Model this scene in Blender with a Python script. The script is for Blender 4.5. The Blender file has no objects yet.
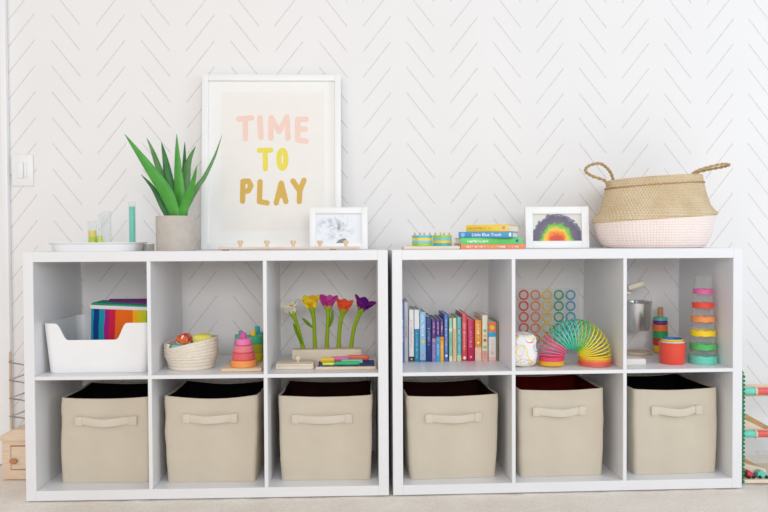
import bpy, bmesh, math, random
from mathutils import Vector, Matrix, noise
random.seed(7)
C = bpy.context.scene.collection
PI = math.pi

# ------------------------------------------------------------------ camera model and frames of reference
F = 722.9; PIT = 0.02057; ROLL = -0.0052; CH = 0.79
_R0 = Vector((1, 0, 0)); _U0 = Vector((0, math.sin(PIT), math.cos(PIT))); FW = Vector((0, math.cos(PIT), -math.sin(PIT)))
RT = math.cos(ROLL)*_R0 + math.sin(ROLL)*_U0
UP = math.cos(ROLL)*_U0 - math.sin(ROLL)*_R0
CAM = Vector((0, 0, CH))
W, H, D, T, DV, SB = 1.11, 0.7626, 0.378, 0.0312, 0.0118, 0.3707   # shelf unit sizes
SH = SB + DV                                                       # top of the middle shelf
UL = (-1.0978, 2.1936, 0.03297)
UR = (0.0248, 2.2294, 0.0470)
WALL = (0.0, 2.636, 0.040)

def ray(x, y):
    return RT*((x-384)/F) - UP*((y-256)/F) + FW
def on(u, x, y, d):
    """point seen at a place of the photograph, at depth d in the frame u: local (x, z)"""
    r = ray(x, y); s, c = math.sin(u[2]), math.cos(u[2])
    n = Vector((-s, c, 0)); p0 = Vector((u[0]-s*d, u[1]+c*d, 0))
    t = (p0-CAM).dot(n)/r.dot(n); P = CAM+r*t
    return (P.x-u[0])*c+(P.y-u[1])*s, P.z
def wpt(u, lx, d, z):
    s, c = math.sin(u[2]), math.cos(u[2])
    return Vector((u[0]+lx*c-d*s, u[1]+lx*s+d*c, z))

# ------------------------------------------------------------------ materials
def lin(c):
    return tuple(((v/255)/12.92 if v/255 <= .04045 else ((v/255+.055)/1.055)**2.4) for v in c)+(1,)
_mc = {}
def mat(name, col, rough=.5, var=.04, vscale=30, bump=0, bscale=200, metal=0, sheen=0, spec=.5, coat=0):
    key = (name, col)
    if key in _mc: return _mc[key]
    m = bpy.data.materials.new(name); m.use_nodes = True
    nt = m.node_tree; N = nt.nodes; L = nt.links; b = N['Principled BSDF']
    tc = N.new('ShaderNodeTexCoord')
    nz = N.new('ShaderNodeTexNoise'); nz.inputs['Scale'].default_value = vscale; nz.inputs['Detail'].default_value = 4
    L.new(tc.outputs['Object'], nz.inputs['Vector'])
    rp = N.new('ShaderNodeValToRGB'); c = lin(col)
    rp.color_ramp.elements[0].position = .3; rp.color_ramp.elements[1].position = .7
    rp.color_ramp.elements[0].color = tuple(max(0, v*(1-var)) for v in c[:3])+(1,)
    rp.color_ramp.elements[1].color = tuple(min(1, v*(1+var)) for v in c[:3])+(1,)
    L.new(nz.outputs['Fac'], rp.inputs['Fac']); L.new(rp.outputs['Color'], b.inputs['Base Color'])
    b.inputs['Roughness'].default_value = rough; b.inputs['Metallic'].default_value = metal
    b.inputs['Specular IOR Level'].default_value = spec
    if sheen: b.inputs['Sheen Weight'].default_value = sheen
    if coat: b.inputs['Coat Weight'].default_value = coat
    if bump:
        n2 = N.new('ShaderNodeTexNoise'); n2.inputs['Scale'].default_value = bscale; n2.inputs['Detail'].default_value = 5
        L.new(tc.outputs['Object'], n2.inputs['Vector'])
        bp = N.new('ShaderNodeBump'); bp.inputs['Strength'].default_value = bump; bp.inputs['Distance'].default_value = .004
        L.new(n2.outputs['Fac'], bp.inputs['Height']); L.new(bp.outputs['Normal'], b.inputs['Normal'])
    _mc[key] = m
    return m
class NB:
    """small node-building helper"""
    def __init__(s, name):
        s.m = bpy.data.materials.new(name); s.m.use_nodes = True
        s.N = s.m.node_tree.nodes; s.L = s.m.node_tree.links; s.b = s.N['Principled BSDF']
        s.tc = s.N.new('ShaderNodeTexCoord'); sp = s.N.new('ShaderNodeSeparateXYZ')
        s.L.new(s.tc.outputs['Object'], sp.inputs[0]); s.x, s.y, s.z = sp.outputs
    def put(s, v, inp):
        if hasattr(v, 'node'): s.L.new(v, inp)
        else: inp.default_value = v
    def math(s, op, a, b=0.0, c=None):
        n = s.N.new('ShaderNodeMath'); n.operation = op; s.put(a, n.inputs[0]); s.put(b, n.inputs[1])
        if c is not None: s.put(c, n.inputs[2])
        return n.outputs[0]
    def noise(s, scale, detail=4, dist=0):
        n = s.N.new('ShaderNodeTexNoise'); n.inputs['Scale'].default_value = scale; n.inputs['Detail'].default_value = detail
        n.inputs['Distortion'].default_value = dist
        s.L.new(s.tc.outputs['Object'], n.inputs['Vector']); return n.outputs['Fac']
    def ramp(s, fac, stops, const=False):
        n = s.N.new('ShaderNodeValToRGB'); cr = n.color_ramp
        if const: cr.interpolation = 'CONSTANT'
        while len(cr.elements) < len(stops): cr.elements.new(.5)
        for e, (p, c) in zip(cr.elements, stops): e.position = p; e.color = lin(c)
        s.put(fac, n.inputs[0]); return n.outputs[0]
    def mix(s, fac, a, b):
        n = s.N.new('ShaderNodeMix'); n.data_type = 'RGBA'
        s.put(fac, n.inputs[0]); s.put(a if hasattr(a, 'node') else lin(a), n.inputs[6]); s.put(b if hasattr(b, 'node') else lin(b), n.inputs[7])
        return n.outputs[2]
    def bump(s, h, strength=.3, dist=.003):
        n = s.N.new('ShaderNodeBump'); n.inputs['Strength'].default_value = strength; n.inputs['Distance'].default_value = dist
        s.put(h, n.inputs['Height']); s.L.new(n.outputs[0], s.b.inputs['Normal'])
    def done(s, col, rough=.6, spec=.5):
        s.put(col, s.b.inputs['Base Color']); s.b.inputs['Roughness'].default_value = rough; s.b.inputs['Specular IOR Level'].default_value = spec
        return s.m
def clear(name, tint=(254, 254, 254), fmax=.9, base=.03):
    """clear plastic or glass: see-through with a grazing reflection"""
    m = bpy.data.materials.new(name); m.use_nodes = True; N = m.node_tree.nodes; L = m.node_tree.links
    b = N['Principled BSDF']; b.inputs['Base Color'].default_value = lin((235, 238, 240)); b.inputs['Roughness'].default_value = .08
    tr = N.new('ShaderNodeBsdfTransparent'); tr.inputs[0].default_value = lin(tint)
    lw = N.new('ShaderNodeLayerWeight'); lw.inputs[0].default_value = .25
    mr = N.new('ShaderNodeMapRange'); mr.inputs[3].default_value = base; mr.inputs[4].default_value = fmax
    tc = N.new('ShaderNodeTexCoord'); nz = N.new('ShaderNodeTexNoise'); nz.inputs['Scale'].default_value = 40
    L.new(tc.outputs['Object'], nz.inputs['Vector'])
    rr = N.new('ShaderNodeMapRange'); rr.inputs[3].default_value = .05; rr.inputs[4].default_value = .12
    L.new(nz.outputs['Fac'], rr.inputs[0]); L.new(rr.outputs[0], b.inputs['Roughness'])
    mx = N.new('ShaderNodeMixShader'); L.new(lw.outputs['Facing'], mr.inputs[0]); L.new(mr.outputs[0], mx.inputs[0])
    L.new(tr.outputs[0], mx.inputs[1]); L.new(b.outputs[0], mx.inputs[2]); L.new(mx.outputs[0], N['Material Output'].inputs[0])
    return m

# ------------------------------------------------------------------ mesh helpers
class MB:
    def __init__(s): s.bm = bmesh.new(); s.mi = 0
    def _f(s, vs):
        try:
            f = s.bm.faces.new(vs); f.material_index = s.mi; return f
        except ValueError: return None
    def box(s, x0, x1, y0, y1, z0, z1, bev=0, seg=2, M=None):
        t = bmesh.new(); bmesh.ops.create_cube(t, size=1)
        for v in t.verts: v.co = Vector(((x0+x1)/2+v.co.x*(x1-x0), (y0+y1)/2+v.co.y*(y1-y0), (z0+z1)/2+v.co.z*(z1-z0)))
        if bev: bmesh.ops.bevel(t, geom=t.edges[:], offset=bev, segments=seg, affect='EDGES', profile=.5)
        return s.add(t, M)
    def add(s, t, M=None):
        mp = {}
        for v in t.verts: mp[v] = s.bm.verts.new(M @ v.co if M else v.co)
        for f in t.faces: s._f([mp[v] for v in f.verts])
        t.free(); return s
    def loft(s, rings, closed=True, cap0=True, cap1=True, loop=False):
        V = [[s.bm.verts.new(p) for p in r] for r in rings]
        n = len(V[0]); R = len(V)
        for i in range(R if loop else R-1):
            a, b = V[i], V[(i+1) % R]
            for j in range(n if closed else n-1):
                s._f([a[j], a[(j+1) % n], b[(j+1) % n], b[j]])
        if closed and not loop:
            if cap0: s._f(V[0][::-1])
            if cap1: s._f(V[-1])
        return s
    def lathe(s, prof, seg=40, cx=0, cy=0, sx=1, sy=1, fn=None, cap0=True, cap1=True, M=None):
        rings = []
        for r, z in prof:
            ring = []
            for k in range(seg):
                a = 2*PI*k/seg; p = Vector((cx+sx*r*math.cos(a), cy+sy*r*math.sin(a), z))
                if fn: p = fn(p, a)
                ring.append(M @ p if M else p)
            rings.append(ring)
        return s.loft(rings, cap0=cap0, cap1=cap1)
    def tube(s, path, r, n=8, closed=False, flat=1.0):
        P = [Vector(p) for p in path]; m = len(P); rings = []
        up = None
        for i, p in enumerate(P):
            if closed: t = (P[(i+1) % m]-P[i-1]).normalized()
            else: t = (P[min(i+1, m-1)]-P[max(i-1, 0)]).normalized()
            if up is None: up = Vector((0, 0, 1)) if abs(t.z) < .9 else Vector((1, 0, 0))
            up = (up-t*up.dot(t)).normalized(); sd = t.cross(up)
            rr = r[i] if isinstance(r, (list, tuple)) else r
            rings.append([p+up*rr*math.sin(2*PI*k/n)*flat+sd*rr*math.cos(2*PI*k/n) for k in range(n)])
        return s.loft(rings, loop=closed)
    def ribbon(s, path, w, th, nrm, n=10):
        """thick leaf-like strip: width w[i], thickness th[i], facing nrm"""
        P = [Vector(p) for p in path]; m = len(P); rings = []
        for i, p in enumerate(P):
            t = (P[min(i+1, m-1)]-P[max(i-1, 0)]).normalized()
            nv = Vector(nrm[i] if isinstance(nrm, list) else nrm); nv = (nv-t*nv.dot(t)).normalized(); sd = t.cross(nv)
            rings.append([p+sd*w[i]*.5*math.cos(2*PI*k/n)+nv*th[i]*.5*math.sin(2*PI*k/n) for k in range(n)])
        return s.loft(rings)
    def prism(s, poly, y0, y1):
        """polygon in x-z, extruded along y"""
        a = [s.bm.verts.new((x, y0, z)) for x, z in poly]; b = [s.bm.verts.new((x, y1, z)) for x, z in poly]
        n = len(poly); s._f(a); s._f(b[::-1])
        for i in range(n): s._f([a[i], b[i], b[(i+1) % n], a[(i+1) % n]])
        return s
    def slab(s, poly, z0, z1):
        a = [s.bm.verts.new((x, y, z0)) for x, y in poly]; b = [s.bm.verts.new((x, y, z1)) for x, y in poly]
        n = len(poly); s._f(a[::-1]); s._f(b)
        for i in range(n): s._f([a[i], a[(i+1) % n], b[(i+1) % n], b[i]])
        return s
    def blob(s, r, c=(0, 0, 0), amp=.15, freq=20, sub=4, seed=0, box=1.0, zmin=None):
        t = bmesh.new(); bmesh.ops.create_icosphere(t, subdivisions=sub, radius=1)
        for v in t.verts:
            d = v.co.normalized()
            if box != 1: d = Vector([math.copysign(abs(q)**box, q) for q in d])
            p = Vector((d.x*r[0], d.y*r[1], d.z*r[2]))
            k = 1+amp*noise.noise((p*freq)+Vector((seed*3.1, seed, -seed)))
            p = p*k+Vector(c)
            if zmin is not None: p.z = max(p.z, zmin)
            v.co = p
        return s.add(t)
    def build(s, name, m, parent=None, smooth=35):
        bmesh.ops.recalc_face_normals(s.bm, faces=s.bm.faces[:])
        me = bpy.data.meshes.new(name); s.bm.to_mesh(me); s.bm.free()
        for x in (m if isinstance(m, list) else [m]): me.materials.append(x)
        if smooth:
            for p in me.polygons: p.use_smooth = True
            me.set_sharp_from_angle(angle=math.radians(smooth))
        o = bpy.data.objects.new(name, me); C.objects.link(o)
        if parent: o.parent = parent
        return o
def tag(o, label=None, cat=None, group=None, kind=None):
    if label: o['label'] = label
    if cat: o['category'] = cat
    if group: o['group'] = group
    if kind: o['kind'] = kind
    return o
def thing(name, label, cat, u, lx, d, z, rot=0, group=None):
    o = bpy.data.objects.new(name, None); C.objects.link(o); o.empty_display_size = .05
    o.location = wpt(u, lx, d, z); o.rotation_euler = (0, 0, u[2]+rot)
    return tag(o, label, cat, group)
def rrect(x0, x1, y0, y1, r, n=5):
    out = []
    for cx, cy, a0 in ((x1-r, y1-r, 0), (x0+r, y1-r, 90), (x0+r, y0+r, 180), (x1-r, y0+r, 270)):
        for k in range(n+1):
            a = math.radians(a0+90*k/n); out.append((cx+r*math.cos(a), cy+r*math.sin(a)))
    return out
def spline(pts, n=8):
    """Catmull-Rom through points"""
    P = [Vector(p) for p in pts]; out = []
    for i in range(len(P)-1):
        a, b, c, d = P[max(i-1, 0)], P[i], P[i+1], P[min(i+2, len(P)-1)]
        for k in range(n):
            t = k/n
            out.append(.5*((2*b)+(c-a)*t+(2*a-5*b+4*c-d)*t*t+(3*b-a-3*c+d)*t**3))
    out.append(P[-1]); return out
def smoothstep(x): x = max(0, min(1, x)); return x*x*(3-2*x)

# ------------------------------------------------------------------ common materials
WHITE = mat('white_laminate', (232, 232, 234), .38, .01, 8, .02, 60)
WPLAS = mat('white_plastic', (240, 240, 241), .35, .01, 12)
WFRAME = mat('white_painted_frame', (243, 243, 242), .4, .01, 12)
PAPER = mat('page_paper', (240, 236, 226), .8, .04, 300)
WOOD = None
def woodmat(name, c1, c2, scale=18, axis='x'):
    n = NB(name)
    mp = n.N.new('ShaderNodeMapping'); n.L.new(n.tc.outputs['Object'], mp.inputs[0])
    mp.inputs['Scale'].default_value = {'x': (1, 9, 9), 'y': (9, 1, 9), 'z': (9, 9, 1)}[axis]
    nz = n.N.new('ShaderNodeTexNoise'); nz.inputs['Scale'].default_value = scale; nz.inputs['Detail'].default_value = 5; nz.inputs['Distortion'].default_value = .6
    n.L.new(mp.outputs[0], nz.inputs['Vector'])
    return n.done(n.ramp(nz.outputs['Fac'], [(.3, c1), (.7, c2)]), .55)
WOOD = woodmat('pale_wood', (216, 190, 158), (232, 212, 184))
WOODZ = woodmat('pale_wood_upright', (206, 170, 130), (224, 194, 158), axis='z')
PINE = woodmat('pine_wood', (222, 196, 170), (234, 212, 188))
MAPLE = woodmat('maple_wood', (226, 208, 186), (238, 224, 206))
def paint(col, rough=.45): return mat('painted_wood', col, rough, .03, 60, .05, 300)
def plas(col, rough=.3): return mat('coloured_plastic', col, rough, .02, 20)
def felt(col): return mat('felt', col, .95, .10, 120, .5, 500, spec=.1)

# ================================================================== SETTING
def wallpaper():
    n = NB('chevron_wallpaper')
    P, PV = WP_P, WP_V
    ph = n.math('DIVIDE', n.math('SUBTRACT', n.x, WP_X0), P)
    fr = n.math('SUBTRACT', ph, n.math('FLOOR', ph))
    t = n.math('MULTIPLY', n.math('ABSOLUTE', n.math('SUBTRACT', fr, .5)), P)     # 0 at the line tops' far side
    # t: 0 in the centre of a stripe of gaps (valley), P/2 at the peak
    w = n.math('SUBTRACT', n.math('SUBTRACT', n.z, WP_Z0), n.math('MULTIPLY', t, WP_S))
    wv = n.math('DIVIDE', w, PV); wf = n.math('SUBTRACT', wv, n.math('FLOOR', wv))
    dl = n.math('MULTIPLY', n.math('ABSOLUTE', n.math('SUBTRACT', wf, .5)), PV)
    line = n.math('LESS_THAN', dl, .0034)
    seg = n.math('MULTIPLY', n.math('GREATER_THAN', t, WP_T0), n.math('LESS_THAN', t, WP_T1))
    brk = n.ramp(n.noise(60, 3), [(.3, (190, 190, 190)), (.6, (255, 255, 255))])
    f = n.math('MULTIPLY', n.math('MULTIPLY', line, seg), n.math('MULTIPLY', brk, .41))
    base = n.ramp(n.noise(3, 3), [(.3, (237, 235, 234)), (.7, (240, 238, 237))])
    n.bump(n.noise(300, 4), .05)
    return n.done(n.mix(f, base, (176, 164, 156)), .75, .3)
# chevron spacing measured along the wall
WP_P, WP_V, WP_S = 0.3205, 0.0942, 1.24
tops = [(51.3, 0), (142, 1), (231, 2), (320, 3), (406.8, 4), (580, 6), (665.5, 7), (746.5, 8)]
us = [(k, on(WALL, x, 100, 0)[0]) for x, k in tops]
mk = sum(k for k, _ in us)/len(us); mu = sum(q for _, q in us)/len(us)
WP_P = sum((k-mk)*(q-mu) for k, q in us)/sum((k-mk)**2 for k, _ in us)
u0 = mu-WP_P*mk                                  # left top end of the falling line "\" in column 0
sc = WP_P/90.6
WP_T1 = WP_P/2-8.2*sc; WP_T0 = 8.2*sc            # the line runs between these distances from the valley
WP_X0 = u0+WP_P/2-8.2*sc-WP_P/2                  # valley at u0+36.5px: fr = .5 there
WP_X0 = (u0+(45.3-8.2)*sc)-WP_P/2
WP_S = 1.27
ztop = on(WALL, 51.3, 13.9, 0)[1]; WP_V = (on(WALL, 51.3, 13.9, 0)[1]-on(WALL, 51.3, 169, 0)[1])/6
WP_Z0 = ztop-WP_T1*WP_S-WP_V/2

mb = MB(); mb.box(-2.6, 2.6, 0, .1, -.02, 2.5)
wall = mb.build('wall_back', wallpaper(), smooth=0); wall.location = (WALL[0], WALL[1], 0); wall.rotation_euler.z = WALL[2]
tag(wall, 'white wall with a thin broken herringbone line pattern', 'wall', kind='structure')

n = NB('cream_carpet')
fl = n.ramp(n.noise(160, 6, .4), [(.3, (238, 230, 219)), (.7, (252, 247, 240))])
f2 = n.ramp(n.noise(5, 3), [(.35, (246, 243, 240)), (.65, (255, 255, 255))])
mm = n.N.new('ShaderNodeMix'); mm.data_type = 'RGBA'; mm.blend_type = 'MULTIPLY'; mm.inputs[0].default_value = 1
n.L.new(fl, mm.inputs[6]); n.L.new(f2, mm.inputs[7]); n.bump(n.noise(260, 5), .45, .006)
carpet = n.done(mm.outputs[2], .95, .1)
mb = MB()
nx, ny = 130, 70
vs = [[mb.bm.verts.new((-2.4+4.8*i/nx, -.9+3.55*j/ny, .004*noise.noise(Vector((i*.9, j*.9, 0)))-.004)) for i in range(nx+1)] for j in range(ny+1)]
for j in range(ny):
    for i in range(nx): mb._f([vs[j][i], vs[j][i+1], vs[j+1][i+1], vs[j+1][i]])
floor = mb.build('floor', carpet); tag(floor, 'cream cut pile carpet', 'floor', kind='structure')

mb = MB(); mb.box(-1.36, 2.3, -.012, 0, 0, .1, .003)
bb = mb.build('baseboard_back', WPLAS, smooth=0); bb.location = (WALL[0], WALL[1]-.001, 0); bb.rotation_euler.z = WALL[2]
tag(bb, 'white baseboard along the foot of the wall', 'baseboard', kind='structure')
xr = on(WALL, 8.3, 200, -.02)[0]
mb = MB(); mb.box(xr-.09, xr-.02, -.016, 0, 0, 2.2, .003); mb.box(xr-.022, xr, -.024, 0, 0, 2.2, .004)
tr = mb.build('trim_1', WPLAS, smooth=0); tr.location = (WALL[0], WALL[1]-.001, 0); tr.rotation_euler.z = WALL[2]
tag(tr, 'white door casing at the left end of the wall', 'door casing', kind='structure')

# light switch
lx0, z1 = on(WALL, 11.3, 154.5, -.005); lx1, z0 = on(WALL, 33.5, 186, -.005)
t = thing('light_switch', 'white light switch plate on the wall left of the plant', 'light switch', WALL, (lx0+lx1)/2, -.001, z0)
w = (lx1-lx0)/2; h = z1-z0
MB().box(-w, w, -.006, 0, 0, h, .003).build('switch_plate', WPLAS, t)
MB().box(-w*.45, w*.12, -.011, -.006, h*.24, h*.76, .002).build('rocker', WPLAS, t)
MB().box(w*.2, w*.42, -.010, -.006, h*.24, h*.76, .002).build('dimmer_slider', WPLAS, t)

# ================================================================== SHELF UNITS
CW = (W-2*T-2*DV)/3
A0 = T+CW; A1 = A0+DV; B0 = A1+CW; B1 = B0+DV
def shelf_unit(u, label):
    t = thing('cube_shelf', label, 'shelf unit', u, W/2, D/2, 0, group='white cube shelf units')
    ox = -W/2; oy = -D/2
    bx = lambda x0, x1, z0, z1, nm, bev=.0012: MB().box(ox+x0, ox+x1, oy, oy+D, z0, z1, bev, 1).build(nm, WHITE, t, smooth=0)
    bx(0, T, 0, H, 'side_panel'); bx(W-T, W, 0, H, 'side_panel')
    bx(T, W-T, H-T, H, 'top_panel'); bx(T, W-T, 0, T, 'bottom_panel')
    bx(T, W-T, SB, SH, 'shelf')
    for x in (A0, B0):
        bx(x, x+DV, SH, H-T, 'divider'); bx(x, x+DV, T, SB, 'divider')
    return t
shelf_unit(UL, 'left white cube shelf unit, holding the wooden flower block and under the plant')
shelf_unit(UR, 'right white cube shelf unit, holding the row of books and under the basket')

# ================================================================== FABRIC BINS
def binfab(name, c):
    n = NB(name)
    wv = n.N.new('ShaderNodeTexWave'); wv.inputs['Scale'].default_value = 260; wv.bands_direction = 'Z'; n.L.new(n.tc.outputs['Object'], wv.inputs[0])
    n.bump(n.math('ADD', n.math('MULTIPLY', wv.outputs['Fac'], .3), n.noise(18, 4)), .35, .006)
    return n.done(n.ramp(n.noise(9, 4), [(.3, tuple(int(v*.97) for v in c)), (.7, c)]), .9, .1)
FAB = binfab('beige_bin_fabric', (218, 207, 188))
FAB2 = binfab('beige_strap_fabric', (224, 214, 197))
def fabric_bin(u, x0, x1, y0, y1, d, label, dark_inside, seed, rot=0, depth=.275, bulge=(0.002, .002), hand=(.5, .30, .33), sag=.006, wide=0):
    la, zb = on(u, x0, y1, d); lb, zt = on(u, x1, y0, d)
    w = lb-la; z = T; h = zt-z
    t = thing('fabric_bin', label, 'storage bin', u, (la+lb)/2, d+depth/2, z+.0005, rot, 'beige fabric storage bins')
    n = 12
    def ring(k, inset, top=False):
        f = k; ww = w/2+wide*f+bulge[0]*math.sin(PI*f)-inset; dd = depth/2+.004*math.sin(PI*f)-inset
        pts = []
        base = rrect(-ww, ww, -dd, dd, max(.012-inset, .004), 3)
        # subdivide the long sides
        dense = []
        for i, p in enumerate(base):
            q = base[(i+1) % len(base)]; m = 14 if i % 4 == 3 else 1
            for j in range(m): dense.append((p[0]+(q[0]-p[0])*j/m, p[1]+(q[1]-p[1])*j/m))
        for x, y in dense:
            e = 1-(abs(x)/ww)**2 if abs(y) > dd*.9 else 0
            e2 = 1-(abs(y)/dd)**2 if abs(x) > ww*.9 else 0
            zz = f*h-(sag*e+sag*.5*e2)*smoothstep((f-.8)/.2)
            o = noise.noise(Vector((x*14+seed*5.3, y*14, f*5)))*.0030*(.4+f)
            y2 = y-math.copysign(1, y)*e*.004*f+(o if abs(y) > dd*.9 else 0)
            x2 = x+(o if abs(x) > ww*.9 else 0)
            pts.append(Vector((x2, y2, zz)))
        return pts
    mb = MB()
    rings = [ring(i/n, 0) for i in range(n+1)]
    inner = [ring(i/n, .0045) for i in range(n, int(n*.8)-1, -1)]
    mb.loft(rings+inner, cap1=False).build('bin_body', FAB, t, 50)
    # inside: separate dark-coloured shell with its own floor
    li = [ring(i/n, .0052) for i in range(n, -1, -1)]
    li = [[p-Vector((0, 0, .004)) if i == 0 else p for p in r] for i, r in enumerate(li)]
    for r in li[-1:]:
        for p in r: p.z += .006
    mb = MB(); mb.loft(li, cap0=False, cap1=True).build('dark_inside', dark_inside, t, 50)
    # strap handle: two sewn tabs and a bowed band
    cx, hw, zf = hand; zc = h*(1-zf)+.0; cxx = (cx-.5)*w; hw = hw*w
    yf = -depth/2
    path = []; nn = 22
    for i in range(nn+1):
        q = i/nn; x = cxx-hw+2*hw*q
        bow = math.sin(PI*min(1, max(0, (q-.14)/.72)))
        skew = .011*bow*(1+.5*math.sin(3*q+seed))
        path.append(((x, yf-.0060-.010*bow, zc-skew*.4)))
    st = MB().ribbon(path, [.024]*(nn+1), [.0025]*(nn+1), (0, -1, 0), 8).build('handle', FAB2, t, 60)
    for sgn in (-1, 1):
        x = cxx+sgn*hw*.93
        MB().box(x-.011, x+.011, yf-.0095, yf-.002, zc-.0145, zc+.0145, .0015).build('handle_tab', FAB2, st)
    return t
DARK = mat('black_bin_inside', (16, 12, 11), .95, .2, 20, .2, 60, spec=.1)  # dark tones for the shells inside the bins
DARK2 = mat('dark_brown_bin_inside', (44, 20, 16), .95, .2, 20, .2, 60, spec=.1)
DRED = mat('dark_red_bin_inside', (96, 14, 12), .95, .25, 16, .2, 60, spec=.1)
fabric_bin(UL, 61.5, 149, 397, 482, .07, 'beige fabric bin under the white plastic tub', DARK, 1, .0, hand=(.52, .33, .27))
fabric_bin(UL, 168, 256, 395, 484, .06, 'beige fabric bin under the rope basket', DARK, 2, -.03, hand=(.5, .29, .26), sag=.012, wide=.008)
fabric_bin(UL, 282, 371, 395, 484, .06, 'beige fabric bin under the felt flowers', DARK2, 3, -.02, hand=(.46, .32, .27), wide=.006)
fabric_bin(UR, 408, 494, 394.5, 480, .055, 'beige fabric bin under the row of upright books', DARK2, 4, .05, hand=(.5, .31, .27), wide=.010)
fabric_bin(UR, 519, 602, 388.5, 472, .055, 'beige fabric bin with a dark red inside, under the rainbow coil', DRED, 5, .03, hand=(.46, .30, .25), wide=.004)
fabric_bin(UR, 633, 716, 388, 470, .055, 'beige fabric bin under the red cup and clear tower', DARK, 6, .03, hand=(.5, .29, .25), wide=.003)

# ================================================================== TOP OF THE LEFT UNIT
def mpp(d, u=UL): return (u[1]+d)/F*1.0         # metres per pixel near depth d
# --- tray
d = .15
lx0, _ = on(UL, 55.5, 243, d); lx1, _ = on(UL, 143, 243, d)
w = (lx1-lx0)/2; cx = (lx0+lx1)/2
t = thing('tray', 'low white oval tray on the left shelf top beside the potted plant', 'tray', UL, cx, d, H)
hh = on(UL, 90, 242.6, d-.09)[1]-H
prof = [(.90, .0), (.915, .003), (.94, hh*.75), (1.0, hh-.001), (1.0, hh+.0005), (.93, hh-.001), (.89, .006), (.86, .004)]
mb = MB()
mb.loft([[Vector((p[0], p[1], z)) for p in rrect(-w*s_, w*s_, -.105*s_, .105*s_, .06*s_, 8)] for s_, z in prof])
mb.build('tray_body', WPLAS, t)
TZ = H+.004; TF = TZ+.0005
GLASS = clear('clear_glass', (252, 253, 253), .45, .02)
def vessel(name, label, cat, x, d, prof, liquids=(), u=UL, group=None):
    lx = on(u, x, 230, d)[0]
    t = thing(name, label, cat, u, lx, d, TF, 0, group)
    th = .0012
    p = prof + [(max(r-th, .0005), z) for r, z in reversed(prof[1:])] + [(max(prof[0][0]-th, .0005), prof[0][1]+th)]
    MB().lathe(p, 32).build('glass_wall', GLASS, t)
    for nm, m, pr in liquids: MB().lathe(pr, 32).build(nm, m, t)
    return t
zt = lambda x, y, d: on(UL, x, y, d)[1]-TF
LIME = mat('lime_liquid', (190, 214, 40), .2, .02); YEL = mat('yellow_liquid', (238, 214, 96), .2, .02); TEAL = mat('teal_liquid', (104, 206, 186), .25, .02)
r = .0138; d = .13
a, b, c = zt(92, 237, d), zt(92, 230.5, d), zt(92, 221.5, d)
vessel('beaker', 'small clear beaker with a yellow layer over a green one, on the white tray', 'beaker', 92.4, d, [(r, 0), (r, c), (r+.001, c+.001)],
       [('green_layer', LIME, [(r-.0014, .0015), (r-.0014, a)]), ('yellow_layer', YEL, [(r-.0014, a), (r-.0014, b)])])
a, c = zt(99, 236, d), zt(99, 214, d)
vessel('flask', 'small clear flask with lime green liquid in its foot, on the white tray', 'flask', 99.8, .13, [(.0142, 0), (.0142, .004), (.0052, a+.012), (.005, c), (.006, c+.001)],
       [('green_liquid', LIME, [(.0127, .0015), (.0126, .004), (.0072, a)])])
c = zt(105, 212, .19)
vessel('glass_cylinder', 'empty clear glass behind the green flask on the white tray', 'glass', 106.5, .185, [(.016, 0), (.0155, c), (.0165, c+.001)])
b, c = zt(132, 206.5, d), zt(132, 202, d)
vessel('test_tube', 'tall clear tube filled with teal liquid on the white tray', 'test tube', 132.3, .14, [(.0118, 0), (.0118, c), (.0128, c+.001)],
       [('teal_liquid', TEAL, [(.0088, .0015), (.0088, b)])])
# --- small dish by the pot
d = .2
lx0, z1 = on(UL, 143.5, 243.5, d); lx1, _ = on(UL, 155.5, 243.5, d)
t = thing('dish', 'small low grey and white dish between the tray and the pot', 'dish', UL, (lx0+lx1)/2-.004, d, H)
w = (lx1-lx0)/2; h = z1-H
MB().lathe([(w*.9, 0), (w*.95, .002), (w, h*.95), (w*.97, h), (w*.9, h*.9), (w*.86, .004)], 36).build('dish_bowl', mat('grey_ceramic', (176, 172, 166), .4), t)
MB().lathe([(w*1.0, h*.9), (w*1.06, h*.95), (w*1.06, h*1.05), (w*.96, h*1.05), (w*.94, h*.92)], 36, cap0=False, cap1=False).build('rim', WPLAS, t)

# --- aloe
d = .13
lx0, z1 = on(UL, 156.3, 216.3, d); lx1, _ = on(UL, 196, 216.3, d)
r = (lx1-lx0)/2; pcx = (lx0+lx1)/2; ph = z1-H
pot = thing('potted_aloe', 'green aloe plant in a grey concrete pot in front of the poster', 'potted plant', UL, pcx, d, H)
CONC = mat('concrete', (194, 186, 177), .85, .06, 40, .2, 160)
MB().lathe([(r*.96, 0), (r*.985, .003), (r, ph*.5), (r, ph-.002), (r*.985, ph), (r*.88, ph), (r*.87, ph-.002), (r*.86, ph-.02)], 56).build('pot', CONC, pot)
MB().lathe([(r*.858, ph-.03), (r*.858, ph-.012), (r*.3, ph-.008)], 40).build('soil', mat('soil', (70, 56, 44), .95, .3, 80, .8, 150), pot)
def aloemat(name, c1, c2):
    n = NB(name)
    return n.done(n.ramp(n.noise(25, 4), [(.3, c1), (.7, c2)]), .42, .45)
AL = [aloemat('aloe_green', (64, 146, 50), (86, 168, 66)), aloemat('aloe_dark', (38, 104, 48), (58, 126, 62)), aloemat('aloe_grey_green', (82, 132, 74), (104, 150, 92))]
pxm = (UL[1]+d)/F
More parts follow.
